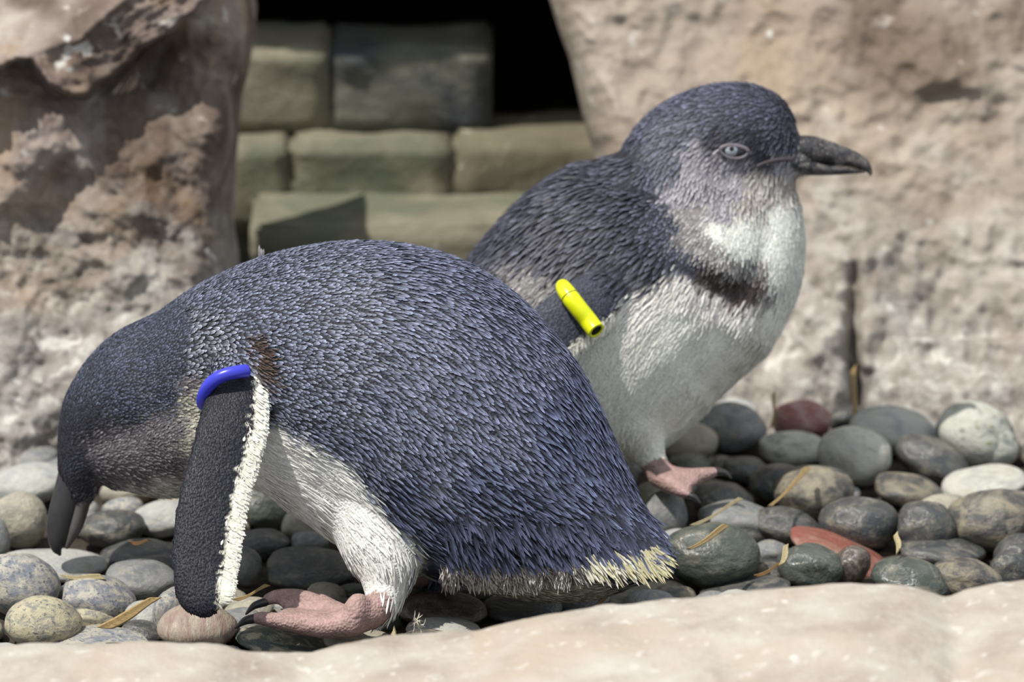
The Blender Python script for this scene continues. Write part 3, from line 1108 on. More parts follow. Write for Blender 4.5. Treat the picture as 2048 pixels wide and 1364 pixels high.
thigh_r = Tube([(800, 900, .080, 150, .034), (850, 1000, .084, 110, .026), (868, 1085, .084, 70, .018), (870, 1130, .084, 40, .011)], 'thigh')
shank = Tube([(770, 1160, .014, 36, .009), (764, 1205, .010, 36, .009), (735, 1232, .004, 30, .0075), (700, 1246, .000, 28, .007)], 'foot')
knob = Tube([(716, 1208, .000, 24, .007), (708, 1228, -.002, 28, .008)], 'foot')
toe_a = Tube([(702, 1238, .006, 24, .006), (650, 1214, .016, 21, .0055), (595, 1193, .022, 17, .0050), (548, 1194, .022, 15, .0045), (526, 1206, .020, 11, .0035)], 'foot')
toe_b = Tube([(702, 1250, -.002, 27, .008), (640, 1254, -.004, 23, .007), (575, 1245, -.004, 18, .0060), (522, 1236, -.004, 15, .005), (505, 1238, -.004, 11, .004)], 'foot')
toe_c = Tube([(702, 1240, .008, 20, .006), (660, 1210, .026, 15, .005), (628, 1192, .034, 12, .0045), (610, 1188, .036, 9, .0035)], 'foot')
web = Tube([(685, 1242, .004, 20, .010), (635, 1233, .008, 11, .013), (590, 1222, .010, 6, .013), (562, 1218, .010, 4, .011)], 'foot')
shank_r = Tube([(870, 1115, .084, 30, .008), (862, 1140, .082, 28, .0075), (830, 1158, .078, 22, .006)], 'foot')
toe_r = Tube([(840, 1156, .078, 20, .010), (780, 1158, .080, 14, .012), (730, 1158, .080, 9, .010)], 'foot')
flip = Tube([(478, 690, .034, 52, .012), (474, 745, .016, 54, .009), (470, 800, .004, 62, .0065), (459, 860, -.004, 68, .0055), (440, 930, -.010, 67, .0048),
             (421, 1000, -.016, 67, .0044), (410, 1070, -.021, 68, .0042), (404, 1130, -.025, 64, .0040), (403, 1175, -.028, 58, .0037), (410, 1205, -.030, 48, .0033), (419, 1224, -.030, 27, .0026)], 'flipper', n=110)

anch_front = [
    # head and nape
    (110, 860, DARK_HEAD), (130, 780, BLUE_HEAD), (125, 930, DARK_HEAD), (150, 960, DARK_HEAD), (180, 720, BLUE_HEAD), (210, 780, BLUE_HEAD), (250, 660, BLUE_HEAD),
    (300, 720, BLUE_HEAD), (170, 850, DARK_HEAD), (330, 640, BLUE_HEAD), (350, 700, BLUE_HEAD), (330, 790, BLUE_HEAD), (250, 820, BLUE_HEAD), (360, 740, BLUE_HEAD),
    # face
    (190, 900, FACE), (240, 890, FACE), (300, 880, FACE), (350, 860, FACE), (200, 960, FACE), (260, 940, FACE), (330, 930, FACE), (178, 1000, FACE), (150, 985, DARK_HEAD), (240, 1012, THROAT), (330, 990, THROAT),
    (385, 800, GREYTAN), (388, 840, GREYTAN), (390, 890, GREYTAN), (400, 950, THROAT), (430, 1000, WHITE), (375, 770, FACE),
    # back
    (400, 590, BLUE_SMALL), (450, 550, BLUE_SMALL), (425, 650, SHOULDER), (392, 690, SHOULDER), (420, 705, SHOULDER), (395, 650, SHOULDER), (455, 690, SHOULDER), (375, 725, SHOULDER), (430, 615, BLUE_SMALL), (365, 660, BLUE_HEAD), (520, 500, BLUE_SMALL), (520, 600, BLUE_SMALL), (480, 700, BLUE_SMALL),
    (600, 500, BLUE_SMALL), (600, 650, BLUE_SMALL), (600, 760, BLUE_SMALL), (560, 820, BLUE_SMALL), (700, 560, BLUE_SMALL), (700, 700, BLUE_SMALL), (660, 830, BLUE_SMALL),
    (516, 690, BROWN), (528, 722, BROWN), (538, 750, BROWN), (490, 690, BLUE_SMALL), (505, 655, BLUE_SMALL), (545, 680, BLUE_SMALL), (562, 715, BLUE_SMALL), (572, 755, BLUE_SMALL), (500, 725, BLUE_SMALL), (510, 760, BLUE_SMALL), (548, 785, BLUE_SMALL), (440, 740, BLUE_SMALL),
    (800, 520, BLUE), (820, 660, BLUE), (780, 800, BLUE), (740, 890, BLUE), (900, 600, BLUE), (940, 760, BLUE), (860, 900, BLUE), (1000, 620, BLUE), (1080, 720, BLUE),
    (800, 980, BLUE_LONG), (1000, 860, BLUE), (960, 960, BLUE_LONG), (1100, 850, BLUE_LONG), (1150, 780, BLUE_LONG), (880, 1050, BLUE_LONG), (1050, 1050, BLUE_LONG), (1180, 960, BLUE_LONG),
    (1230, 900, BLUE_LONG), (900, 1130, BLUE_LONG), (1000, 1120, BLUE_DK), (1120, 1120, BLUE_LONG), (1250, 1050, BLUE_LONG), (1300, 1050, BLUE_DK), (1280, 1110, BLUE_DK), (1200, 1110, BLUE_DK),
    # belly and leg
    (556, 885, WHITE), (610, 915, WHITE), (665, 950, WHITE), (705, 985, WHITE), (735, 1025, WHITE), (765, 1060, WHITE), (805, 1090, WHITE), (822, 1120, WHITE), (818, 1160, WHITE), (600, 990, WHITE), (660, 1060, WHITE),
    (500, 960, WHITE), (700, 1130, WHITE), (750, 1180, WHITE), (780, 1210, WHITE), (540, 1000, WHITE), (480, 1000, WHITE),
    (590, 845, BLUE_SMALL), (640, 870, BLUE), (695, 900, BLUE), (745, 955, BLUE), (775, 1000, BLUE_LONG), (800, 1035, BLUE_LONG), (842, 1062, BLUE_LONG), (866, 1100, BLUE_LONG), (862, 1150, BLUE_LONG),
    # under the tail
    (1000, 1195, GREYTAN), (1080, 1200, GREYTAN), (940, 1195, GREYTAN), (1160, 1195, GREYTAN),
]
base_f = G(745, 1262, 0.0)
root_f, body_f = penguin('little_penguin', 'bowed blue-grey penguin with blue flipper band, head down to the pebbles', base_f,
                         [main, chest, thigh, thigh_r, shank, knob, toe_a, toe_b, toe_c, web, shank_r, toe_r, flip], 1.0 + 0.03 / D, anch_front, 11, 300000, 1.0, flip_white=-1)

# beak of the bowed penguin
bk = tube_part('beak', [(150, 950, .100, 34, .0095), (139, 990, .100, 33, .0085), (126, 1030, .100, 30, .0070), (117, 1068, .100, 24, .0050), (114, 1095, .100, 13, .0030), (119, 1108, .100, 4, .001)], mat_beak_dark, root_f, 16, 'dark hooked beak')
tube_part('lower_mandible', [(170, 975, .099, 18, .0075), (161, 1015, .099, 17, .006), (150, 1055, .099, 14, .0045), (134, 1092, .100, 6, .002)], mat_beak_low, root_f, 12, 'grey lower half of the beak')
# claws
for pts in ([(530, 1204, .020, 9, .003), (508, 1212, .018, 7, .002), (492, 1228, .016, 2, .0006)],
            [(510, 1237, -.004, 10, .0032), (490, 1242, -.005, 8, .0024), (471, 1256, -.006, 2, .0006)],
            [(614, 1189, .036, 8, .0028), (598, 1192, .036, 6, .002), (586, 1202, .035, 2, .0006)]):
    tube_part('claw', pts, mat_claw, root_f, 10, 'dark curved claw')


# loose blades: tail fringe, flipper fringe, tufts
def blade_part(name, specs, parent, seed, label=None):
    """specs: start point, end direction, normal, light, dark, length px, width px, lift"""
    P = np.array([s[0] for s in specs]); Dn = np.array([s[1] for s in specs]); Nn = np.array([s[2] for s in specs])
    par = np.array([s[3] for s in specs])
    o = build_feathers(name, P, Nn, Dn, par, mat_feather, parent, 1.0, seed)
    if label:
        o['label'] = label
    return o


toward = -Fv
bpy.context.view_layer.update()


def on_skin(body, px, py):
    o_ = Vector(T - Fv * D)
    d_ = Vector(W(px, py, 0.0)) - o_
    d_.normalize()
    mw = body.matrix_world.inverted()
    hit, loc, nrm, idx_ = body.ray_cast(mw @ o_, (mw.to_3x3() @ d_).normalized())
    return (np.array((body.matrix_world @ loc)[:]), np.array(nrm[:])) if hit else (None, None)


def hem(x):
    """lower hem of the blue coat on the near side"""
    return float(np.interp(x, [880, 940, 1050, 1165, 1250, 1330], [1138, 1144, 1146, 1134, 1130, 1122]))


def run_dir(u, spread):
    a_ = math.radians(64 - 16 * u + random.uniform(-spread, spread))
    return Rv * math.cos(a_) - Uv * math.sin(a_)


YT = F_((216, 210, 172), (182, 176, 140), 46, 4.2, 0.05)
YW = F_((232, 228, 214), (198, 193, 178), 44, 4.2, 0.05)
tips, tails, tufts = [], [], []
for i in range(520):                                   # yellowish white tips under the tail
    u = random.random() ** 0.8
    x = 1164 + 150 * u + random.uniform(-5, 5)
    y = hem(x) - 14 + random.uniform(-16, 16) + 5 * math.sin(u * 37)
    q, _n = on_skin(body_f, x, y)
    if q is None:
        continue
    tips.append((q + toward * random.uniform(0.0006, 0.0022), run_dir(0.55 + 0.45 * u, 7), toward, YT if random.random() < 0.25 + 0.6 * u else YW))
    if len(tips) > 230:
        break
for i in range(620):                                  # blue feathers hanging over the hem
    u = random.random()
    x = 884 + 440 * u
    L_ = random.uniform(34, 58)
    y = hem(x) - 0.78 * L_ - 75 * random.random() ** 1.6 + 8 * math.sin(u * 53) + random.uniform(-4, 6)
    q, _n = on_skin(body_f, x, y)
    if q is None:
        continue
    tails.append((q + toward * random.uniform(0.0004, 0.0022), run_dir(u, 9), toward * 0.5 + _n * 0.5, F_((102, 109, 140), (25, 26, 36), L_, 5.0, 0.06)))
for i in range(3400):                                  # fluffy tufts below it
    u = random.random()
    cl = math.sin(u * 41) * 0.6 + math.sin(u * 23 + 1) * 0.6 + math.sin(u * 67) * 0.3
    if random.random() > 0.55 + 0.4 * cl:
        continue
    x = 892 + 278 * u + random.uniform(-16, 8)
    y = hem(x) + random.uniform(-18, 22) + 5 * cl
    q, _n = on_skin(body_f, x, y)
    if q is None:
        continue
    a_ = math.radians(68 + 26 * math.sin(u * 31) + random.uniform(-18, 18))
    lt = F_((226, 222, 214), (180, 173, 163), random.uniform(12, 26), 1.8, 0.3) if random.random() < 0.62 else F_((142, 126, 117), (102, 91, 86), 20, 1.8, 0.3)
    tufts.append((q + toward * 0.0004, Rv * math.cos(a_) - Uv * math.sin(a_), toward, lt))
blade_part('tail_tips', tips, root_f, 21, 'yellowish white tail tips')
blade_part('tail_feathers', tails, root_f, 22, 'dark blue tail feathers')
blade_part('undertail_tufts', tufts, root_f, 23, 'fluffy whitish undertail tufts')

# serrated white fringe on the trailing edge of the flipper
specs = []
for s in np.linspace(0.16, 0.96, 210):
    i = s * (len(flip.c) - 1)
    j = int(i)
    c = flip.c[j] * (1 - (i - j)) + flip.c[min(j + 1, len(flip.c) - 1)] * (i - j)
    for row, ln in ((0.86, 17), (0.70, 19), (0.97, 14)):
        p = c - flip.u[j] * flip.ru[j] * row + (-flip.s[j]) * flip.rs[j] * math.sqrt(max(0, 1 - row * row)) * 1.02
        nn = -flip.s[j] - flip.u[j] * (0.5 * row)
        nn = nn / np.linalg.norm(nn)
        if row == 0.70 and random.random() < 0.45:
            continue
        specs.append((p, -flip.u[j] * 0.9 + flip.t[j] * 0.42, nn, F_((240, 239, 228), (222, 220, 206), ln, 5.6, 0.10)))
blade_part('flipper_fringe', specs, root_f, 24, 'serrated white trailing edge of the flipper')

# small upright tuft on the back
specs = [(W(521 + random.uniform(-5, 5), 518, .068), Uv + Rv * random.uniform(-0.4, 0.5), toward, F_((150, 146, 148), (90, 88, 92), 24, 4, 0.1)) for _ in range(9)]
blade_part('back_tuft', specs, body_f, 25)


# flipper bands
def band_mat(name, col):
    m, nt, b = new_mat(name, 0.32, 0.5)
    tc = N(nt, 'ShaderNodeTexCoord')
    nt.links.new(ramp(nt, noise(nt, tc.outputs['Object'], 120, 3), [(0.3, tuple(c * 0.9 for c in col)), (0.7, col)]), b.inputs['Base Color'])
    return m


def hollow_band(pts, material, parent, label, r_in=0.68, crease_shade=None):
    """plastic tube bent round the flipper, open at its cut end"""
    t = Tube(pts, 'band', ring=20, n=60)
    v, f = t.geometry(cap=False, open_end=True)
    n, m = len(t.c), 20
    inner = Tube(pts, 'band', ring=20, n=60); inner.ru *= r_in; inner.rs *= r_in
    v2, _ = inner.geometry(cap=False, open_end=True)
    off = len(v)
    V = np.vstack([v, v2])
    F = list(f) + [[a + off for a in q][::-1] for q in f]
    for e in (0, n - 1):
        for j in range(m):
            k = (j + 1) % m
            F.append([e * m + j, e * m + k, off + e * m + k, off + e * m + j])
    o = mesh_obj('flipper_band', V, F, material)
    fix_normals(o.data)
    attach(o, parent)
    o['label'] = label
    bore_shade = Tube(pts, 'bore_shade', ring=16, n=60)
    for at_ in ('c', 'ru', 'rs', 't', 's', 'u'):
        setattr(bore_shade, at_, getattr(bore_shade, at_)[2:9])
    bore_shade.ru = bore_shade.ru * (r_in + 0.04); bore_shade.rs = bore_shade.rs * (r_in + 0.04)
    vb, fb = bore_shade.geometry(cap=False)
    ob = mesh_obj('bore_shade', vb, fb, mat_bore_shade)  # black plug stands in for the shade inside the hollow tube
    fix_normals(ob.data)
    attach(ob, o)
    if crease_shade:
        sm = Tube(pts, 'crease_shade', ring=20, n=60)
        for at_ in ('c', 'ru', 'rs', 't', 's', 'u'):
            setattr(sm, at_, getattr(sm, at_)[crease_shade:crease_shade + 2])
        sm.c[1] = sm.c[0] + (sm.c[1] - sm.c[0]) * 0.6
        sm.ru = sm.ru * 1.015; sm.rs = sm.rs * 1.015
        vs_, fs_ = sm.geometry(cap=False)
        os_ = mesh_obj('crease_shade', vs_, fs_, mat_crease_shade)  # dark ring paints in the shade of a crease in the band
        fix_normals(os_.data)
        attach(os_, o)
    return o


mat_bore_shade = plain_mat('bore_shade_black', srgb(16, 16, 18), 0.6, 0.2)
mat_crease_shade = plain_mat('crease_shade_olive', srgb(110, 112, 20), 0.5, 0.3)
mat_blue = band_mat('plastic_blue', srgb(58, 62, 196))
hollow_band([(494, 742, .001, 13.5, .0033), (475, 744, -.002, 13.5, .0033), (452, 749, -.003, 13.5, .0033), (431, 759, -.002, 13.5, .0033), (414, 776, .001, 13, .0032),
             (404, 798, .006, 11, .003), (408, 812, .013, 11, .003), (432, 812, .022, 11, .003), (465, 800, .026, 11, .003)], mat_blue, root_f, 'glossy blue plastic flipper band')

# ------------------------------------------------------------------ the upright penguin behind
kr = 1 + 0.205 / D
wr = 0.205
body_t = Tube([(1452, 400, wr, 150, .033), (1425, 440, wr, 182, .040), (1380, 494, wr, 240, .052), (1325, 540, wr, 268, .063), (1250, 592, wr, 282, .068), (1190, 650, wr, 282, .069), (1130, 712, wr, 272, .066),
               (1030, 820, wr + .004, 220, .056), (950, 910, wr + .008, 140, .038), (890, 980, wr + .010, 60, .018)], 'body')
chest_t = Tube([(1505, 420, wr, 98, .028), (1508, 490, wr, 104, .036), (1490, 560, wr, 112, .044), (1440, 640, wr, 120, .050)], 'body')
neck_t = Tube([(1480, 370, wr, 112, .030), (1452, 430, wr, 134, .042), (1424, 486, wr, 146, .055), (1404, 526, wr, 138, .060)], 'body')
nape_t = Tube([(1330, 330, wr, 70, .030), (1290, 370, wr, 84, .036), (1240, 400, wr, 90, .040)], 'body')
head_t = Tube([(1600, 322, wr - .004, 30, .009), (1568, 312, wr - .004, 68, .0165), (1515, 293, wr - .004, 117, .027), (1448, 296, wr - .003, 132, .031), (1392, 340, wr, 150, .036), (1375, 410, wr, 160, .042)], 'head')
thigh_t = Tube([(1230, 760, .180, 130, .034), (1262, 840, .176, 78, .022), (1290, 890, .176, 42, .012)], 'thigh')
thigh_t2 = Tube([(1180, 760, .245, 130, .034), (1190, 850, .250, 80, .022), (1200, 885, .250, 40, .012)], 'thigh')
shank_t = Tube([(1292, 885, .176, 32, .008), (1304, 920, .174, 30, .0075), (1325, 952, .168, 26, .007)], 'foot')
toe1 = Tube([(1320, 952, .168, 26, .007), (1370, 956, .166, 21, .0065), (1412, 948, .166, 15, .005), (1436, 942, .166, 10, .004)], 'foot')
toe2 = Tube([(1322, 956, .166, 24, .007), (1345, 972, .158, 18, .006), (1366, 984, .153, 13, .005), (1380, 990, .150, 9, .004)], 'foot')
web_t = Tube([(1325, 955, .166, 20, .009), (1365, 962, .162, 12, .010), (1392, 966, .160, 7, .009)], 'foot')
shank_t2 = Tube([(1200, 875, .250, 28, .008), (1210, 900, .248, 26, .007), (1260, 910, .242, 16, .010), (1300, 908, .240, 8, .008)], 'foot')
flip_t = Tube([(1252, 572, .150, 52, .013), (1205, 598, .138, 60, .009), (1155, 630, .130, 66, .0068), (1100, 675, .126, 66, .006), (1045, 730, .124, 66, .005), (985, 800, .123, 62, .0045), (940, 860, .124, 44, .004), (920, 890, .125, 18, .003)], 'flipper', n=80)

B2 = F_((94, 95, 112), (24, 24, 31), 30, 5.6, 0.22)
H2 = F_((110, 113, 134), (36, 36, 46), 17, 4.8, 0.2)
H2D = F_((66, 66, 80), (30, 30, 37), 15, 4.5, 0.18)
FG = F_((190, 187, 194), (116, 113, 120), 18, 4.4, 0.28)
FGP = F_((212, 207, 200), (140, 134, 130), 20, 4.6, 0.35)
TW = F_((222, 224, 216), (204, 206, 198), 16, 3.8, 0.10)
TG = F_((166, 164, 163), (112, 108, 107), 16, 4.6, 0.16)
BW = F_((238, 238, 230), (224, 224, 214), 24, 3.6, 0.06)
BWR = F_((240, 239, 233), (212, 208, 202), 24, 4.2, 0.16)
anch_rear = [
    # crown, nape
    (1460, 175, H2), (1400, 200, H2), (1340, 240, H2), (1300, 290, H2), (1520, 200, H2), (1570, 230, H2), (1600, 265, H2), (1480, 230, H2), (1540, 260, H2), (1420, 250, H2), (1360, 290, H2),
    (1430, 275, H2D), (1415, 290, H2D), (1455, 262, H2D), (1510, 285, H2D), (1550, 292, H2), (1580, 300, H2), (1530, 318, H2D), (1560, 330, FG), (1600, 300, TG),
    (1330, 320, H2), (1310, 370, H2), (1320, 430, H2), (1290, 400, B2), (1345, 345, H2),
    # cheek
    (1390, 310, FG), (1370, 340, FG), (1420, 330, FG), (1470, 345, FG), (1360, 385, FG), (1400, 380, FG), (1450, 390, FG), (1510, 360, FGP), (1560, 370, FGP), (1590, 380, FGP), (1530, 400, FGP), (1490, 420, FGP), (1440, 430, FG), (1390, 430, TG), (1355, 430, TG), (1345, 400, FG),
    # throat
    (1550, 430, TW), (1610, 400, TW), (1600, 460, TW), (1480, 450, TW), (1430, 470, TW), (1540, 500, TW), (1600, 540, TW), (1480, 500, TW), (1400, 490, TG), (1360, 480, TG), (1420, 520, TG), (1500, 545, TG), (1560, 560, TW),
    (1340, 460, H2), (1350, 510, H2), (1310, 470, H2), (1375, 540, H2), (1400, 560, COLLAR), (1430, 570, COLLAR), (1460, 580, COLLAR), (1495, 590, COLLAR), (1480, 572, COLLAR), (1445, 562, COLLAR), (1415, 552, COLLAR), (1505, 580, COLLAR), (1450, 550, TG), (1530, 590, TG), (1580, 600, TW), (1470, 596, COLLAR),
    # back and shoulder
    (1000, 440, B2), (1100, 400, B2), (1200, 350, B2), (1260, 320, B2), (950, 500, B2), (1050, 500, B2), (1150, 450, B2), (1240, 430, B2), (1280, 500, B2), (1200, 520, B2), (1100, 535, B2), (1078, 580, TG), (1050, 572, TG), (1320, 530, B2), (1240, 560, B2), (1300, 560, B2), (1000, 600, B2), (1060, 640, B2), (1150, 600, B2), (1225, 590, B2),
    # breast and belly
    (1300, 600, BWR), (1350, 570, BWR), (1390, 595, BWR), (1430, 615, BWR), (1490, 630, BWR), (1250, 630, BWR), (1210, 660, BW), (1170, 710, BW), (1350, 640, BW), (1550, 630, BW), (1450, 680, BW), (1300, 700, BW), (1250, 780, BW), (1350, 780, BW), (1200, 760, BW), (1300, 880, BW), (1150, 760, BW), (1220, 880, BW), (1100, 820, BW),
]
base_r = G(1330, 975, 0.0)
root_r, body_r = penguin('little_penguin', 'upright blue-grey penguin with yellow flipper band, looking out beside the rock wall', base_r,
                         [body_t, chest_t, neck_t, nape_t, head_t, thigh_t, thigh_t2, shank_t, toe1, toe2, web_t, shank_t2, flip_t], kr, anch_rear, 31, 260000, 1.0, flip_white=-1, flip_col=(88, 92, 112))

bw = wr - .004
tube_part('beak', [(1560, 312, bw - .003, 18, .0110), (1590, 302, bw, 28, .0105), (1618, 299, bw, 28, .0088), (1648, 304, bw, 25, .0072), (1680, 311, bw, 20, .0056), (1710, 320, bw, 16, .0044), (1730, 331, bw, 11, .0032), (1740, 344, bw, 5, .0014), (1741, 350, bw, 2, .0006)], mat_beak, root_r, 18, 'dark grey hooked upper beak')
tube_part('lower_mandible', [(1510, 336, bw - .006, 5, .0145), (1545, 332, bw - .004, 9, .0125), (1580, 331, bw - .002, 15, .0100), (1612, 334, bw - .001, 17, .0075), (1650, 339, bw, 12, .0052), (1690, 341, bw, 8, .0038), (1728, 343, bw, 3, .0014)], mat_beak, root_r, 14, 'dark lower beak')
mat_gape = plain_mat('gape_pink', srgb(80, 74, 77), 0.5, 0.4)
for pts in ([(1434, 943, .166, 9, .003), (1450, 946, .165, 6, .002), (1462, 956, .164, 2, .0006)], [(1376, 989, .151, 9, .003), (1390, 996, .149, 6, .002), (1400, 1006, .148, 2, .0006)]):
    tube_part('claw', pts, mat_claw, root_r, 10, 'dark curved claw')

# eye of the upright penguin: find the skin at that place
bpy.context.view_layer.update()
dg = bpy.context.evaluated_depsgraph_get()


def disc_ball(name, c, ax_x, ax_y, ax_n, rx, ry, rn, material, parent, seg=28, rings=10, pole_mat=None):
    V, F = [], []
    for i in range(rings + 1):
        th = math.pi * i / rings
        for j in range(seg):
            ph = 2 * math.pi * j / seg
            V.append(c + ax_x * rx * math.sin(th) * math.cos(ph) + ax_y * ry * math.sin(th) * math.sin(ph) + ax_n * rn * math.cos(th))
    for i in range(rings):
        for j in range(seg):
            k = (j + 1) % seg
            F.append([i * seg + j, i * seg + k, (i + 1) * seg + k, (i + 1) * seg + j])
    o = mesh_obj(name, V, F, material)
    fix_normals(o.data)
    attach(o, parent)
    return o


mat_iris = plain_mat('iris_pale', srgb(150, 158, 166), 0.12, 0.6)
mat_pupil = plain_mat('pupil_black', srgb(14, 14, 16), 0.08, 0.6)
mat_lid = plain_mat('eyelid_grey', srgb(108, 104, 110), 0.5, 0.3)
mat_sock = plain_mat('eye_corner_dark', srgb(44, 44, 50), 0.25, 0.5)
ep, en = on_skin(body_r, 1468, 301)
if ep is not None:
    nn = en * 0.55 + toward * 0.45; nn /= np.linalg.norm(nn)
    ex = Rv - nn * (Rv @ nn); ex /= np.linalg.norm(ex)
    tilt = math.radians(-6)
    ey = np.cross(nn, ex)
    ex, ey = ex * math.cos(tilt) + ey * math.sin(tilt), ey * math.cos(tilt) - ex * math.sin(tilt)
    px_ = kr / PPM
    c0 = ep + nn * 0.0008
    eye = disc_ball('eye', c0, ex, ey, nn, 26 * px_, 14 * px_, 9 * px_, mat_sock, root_r)
    disc_ball('iris', c0 + nn * 2.5 * px_ - ex * 5 * px_, ex, ey, nn, 15 * px_, 13 * px_, 9 * px_, mat_iris, eye)
    disc_ball('pupil', c0 + nn * 9.0 * px_ - ex * 6 * px_ + ey * 2.5 * px_, ex, ey, nn, 5.5 * px_, 5.5 * px_, 3.6 * px_, mat_pupil, eye)
    # lids: a ring, the upper one flatter and heavier
    ring = []
    for j in range(40):
        a = 2 * math.pi * j / 40
        y_ = math.sin(a)
        ring.append(c0 + ex * 27 * px_ * math.cos(a) + ey * ((9.5 if y_ > 0 else 15.5) * px_ * y_) + nn * (5.5 * px_))
    V, F = [], []
    for j in range(40):
        a = 2 * math.pi * j / 40
        rad_dir = ex * math.cos(a) + ey * math.sin(a)
        for q in range(8):
            b_ = 2 * math.pi * q / 8
            thick = (5.0 if math.sin(a) > 0 else 3.2) * px_
            V.append(ring[j] + rad_dir * thick * math.cos(b_) + nn * thick * 0.9 * math.sin(b_))
    for j in range(40):
        for q in range(8):
            F.append([j * 8 + q, j * 8 + (q + 1) % 8, ((j + 1) % 40) * 8 + (q + 1) % 8, ((j + 1) % 40) * 8 + q])
    lid = mesh_obj('eyelid', V, F, mat_lid)
    fix_normals(lid.data)
    attach(lid, eye)

# fleshy gape line running back from the beak
gp = []
for gx_, gy_, r_ in ((1502, 340, 2), (1515, 332, 3), (1535, 324, 4), (1558, 319, 5), (1582, 318, 5)):
    q, _ = on_skin(body_r, gx_, gy_)
    if q is not None:
        gp.append((gx_, gy_, depth_of(q) - 0.0008, r_, 0.0014))
if len(gp) > 2:
    tube_part('gape', gp, mat_gape, root_r, 10, 'pinkish fleshy corner of the beak')
mat_yellow = band_mat('plastic_yellow', srgb(226, 232, 24))
hollow_band([(1193, 662, .1135, 18, .0048), (1186, 654, .1150, 18.5, .0048), (1174, 638, .1165, 18.5, .0048), (1158, 618, .116, 18.5, .0048), (1142, 597, .117, 18.5, .0048), (1130, 580, .121, 17, .0044), (1126, 574, .130, 14, .004), (1132, 580, .139, 12, .003)], mat_yellow, root_r, 'bright yellow plastic flipper band', 0.72, crease_shade=35)

# ------------------------------------------------------------------ straw and down
mat_straw = []
for nm, c in (('straw_gold', (162, 138, 94)), ('straw_pale', (172, 158, 122)), ('straw_brown', (130, 98, 62))):
    m, nt, b = new_mat(nm, 0.6, 0.3)
    tc = N(nt, 'ShaderNodeTexCoord'); mp = N(nt, 'ShaderNodeMapping'); mp.inputs['Scale'].default_value = (60, 700, 700)
    nt.links.new(tc.outputs['Generated'], mp.inputs['Vector'])
    mp.inputs['Scale'].default_value = (2, 9, 9)
    c = srgb(*c)
    nt.links.new(ramp(nt, noise(nt, mp.outputs[0], 3.0, 5), [(0.3, tuple(q * 0.5 for q in c)), (0.6, c)]), b.inputs['Base Color'])
    mat_straw.append(m)


def straw(x0, y0, x1, y1, z0, z1, wpx, mi, label, flat=0.6, w_fix=None):
    p0 = G(x0, y0, z0) if w_fix is None else W(x0, y0, w_fix)
    p1 = G(x1, y1, z1) if w_fix is None else W(x1, y1, w_fix)
    k = (D + depth_of(p0)) / D
    hw = wpx / 2 / PPM * k
    ax = p1 - p0
    L = np.linalg.norm(ax); ax /= L
    s = np.cross(ax, toward); s /= np.linalg.norm(s)
    nrm = np.cross(s, ax)
    V, F = [], []
    n_ = 9
    for i in range(n_):
        t = i / (n_ - 1)
        c = p0 + (p1 - p0) * t + nrm * 0.0008 * math.sin(t * 3.1) + s * 0.0006 * math.sin(t * 5)
        r = hw * (0.85 + 0.25 * math.sin(t * 4 + wpx))
        for q in range(8):
            a = 2 * math.pi * q / 8
            cut = (ax * hw * 1.2 * math.cos(a)) if i in (0, n_ - 1) else 0
            V.append(c + s * r * math.cos(a) + nrm * r * flat * math.sin(a) * (1.6 if q % 2 else 1) + cut)
    for i in range(n_ - 1):
        for q in range(8):
            F.append([i * 8 + q, i * 8 + (q + 1) % 8, (i + 1) * 8 + (q + 1) % 8, (i + 1) * 8 + q])
    F.append(list(range(8))[::-1]); F.append([(n_ - 1) * 8 + q for q in range(8)])
    o = mesh_obj('straw', V, F, mat_straw[mi], smooth_shade=False)
    fix_normals(o.data)
    tag(o, label, 'straw')
    return o


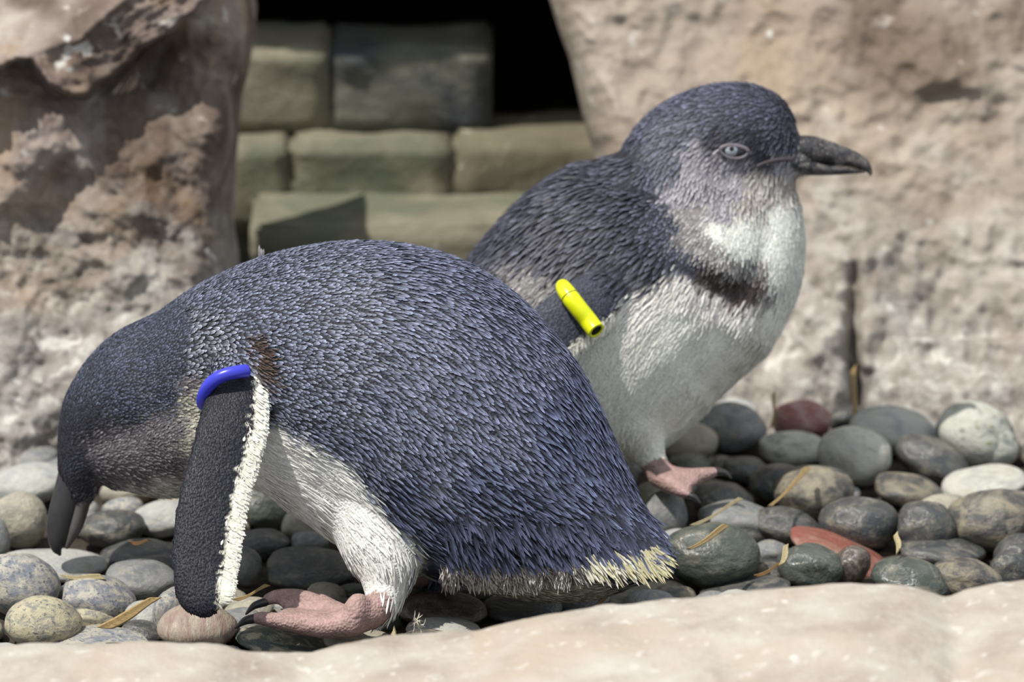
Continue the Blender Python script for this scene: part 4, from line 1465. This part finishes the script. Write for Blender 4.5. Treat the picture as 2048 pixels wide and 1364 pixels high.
straw(206, 1256, 313, 1197, .020, .030, 19, 0, 'thick golden straw chip leaning across pebbles beside the flipper tip')
straw(124, 1152, 206, 1156, .016, .016, 11, 1, 'short pale straw in the gap below the long flat pebble')
straw(470, 1200, 536, 1172, .016, .020, 9, 0, 'thin golden straw behind the pink toes')
straw(1384, 1052, 1482, 999, .022, .024, 9, 1, 'slender pale straw lying over grey pebbles below the upright penguin')
straw(1378, 1098, 1452, 1053, .034, .034, 11, 0, 'golden straw resting on the large greenish grey pebble')
straw(1540, 1012, 1616, 938, .022, .026, 10, 0, 'slanting straw between two dark pebbles')
straw(1708, 880, 1709, 735, .0, .1, 15, 0, 'upright straw standing in the crevice of the rock wall', w_fix=0.318)
straw(1544, 855, 1550, 785, .0, .1, 9, 0, 'thin upright straw beside the pinkish red pebble', w_fix=0.318)
straw(786, 1262, 801, 1290, .014, .008, 15, 1, 'stubby pale straw bit next to the heel pebble')
straw(1188, 1214, 1226, 1174, .014, .018, 11, 2, 'brownish straw in the shade below the tail')
straw(1562, 1130, 1574, 1092, .018, .022, 12, 1, 'small cream straw flake beside the glossy dark green pebble')
straw(1512, 1152, 1562, 1128, .016, .018, 7, 2, 'thin brown stalk above the low dark grey pebble')
straw(1796, 1104, 1794, 1068, .018, .024, 12, 1, 'yellowish straw flake beside the dark glossy pebble')
straw(262, 1086, 300, 1082, .02, .02, 8, 2, 'brown straw in the shade under the chest')

# wisp of down on the glossy light pebble
bm = bmesh.new()
V, F = [], []
pc = G(838, 1246, .016)
for i in range(34):
    a = random.uniform(0, 6.28)
    d_ = Rv * math.cos(a) * 0.9 + Uv * math.sin(a) + toward * random.uniform(0, .5)
    L_ = random.uniform(.0015, .0055)
    side = np.cross(d_, toward); side /= np.linalg.norm(side)
    c = pc + np.array([random.uniform(-.003, .003), 0, random.uniform(-.003, .002)])
    bse = len(V)
    V += [c - side * .00012, c + side * .00012, c + d_ * L_ * .6 + side * .0003 + toward * .0004, c + d_ * L_]
    F += [[bse, bse + 1, bse + 2], [bse, bse + 2, bse + 3]]
down = mesh_obj('down_wisp', V, F, plain_mat('down_white', srgb(214, 206, 190), 0.8, 0.1))
tag(down, 'tiny wisp of white down caught on the glossy light pebble', 'feather')
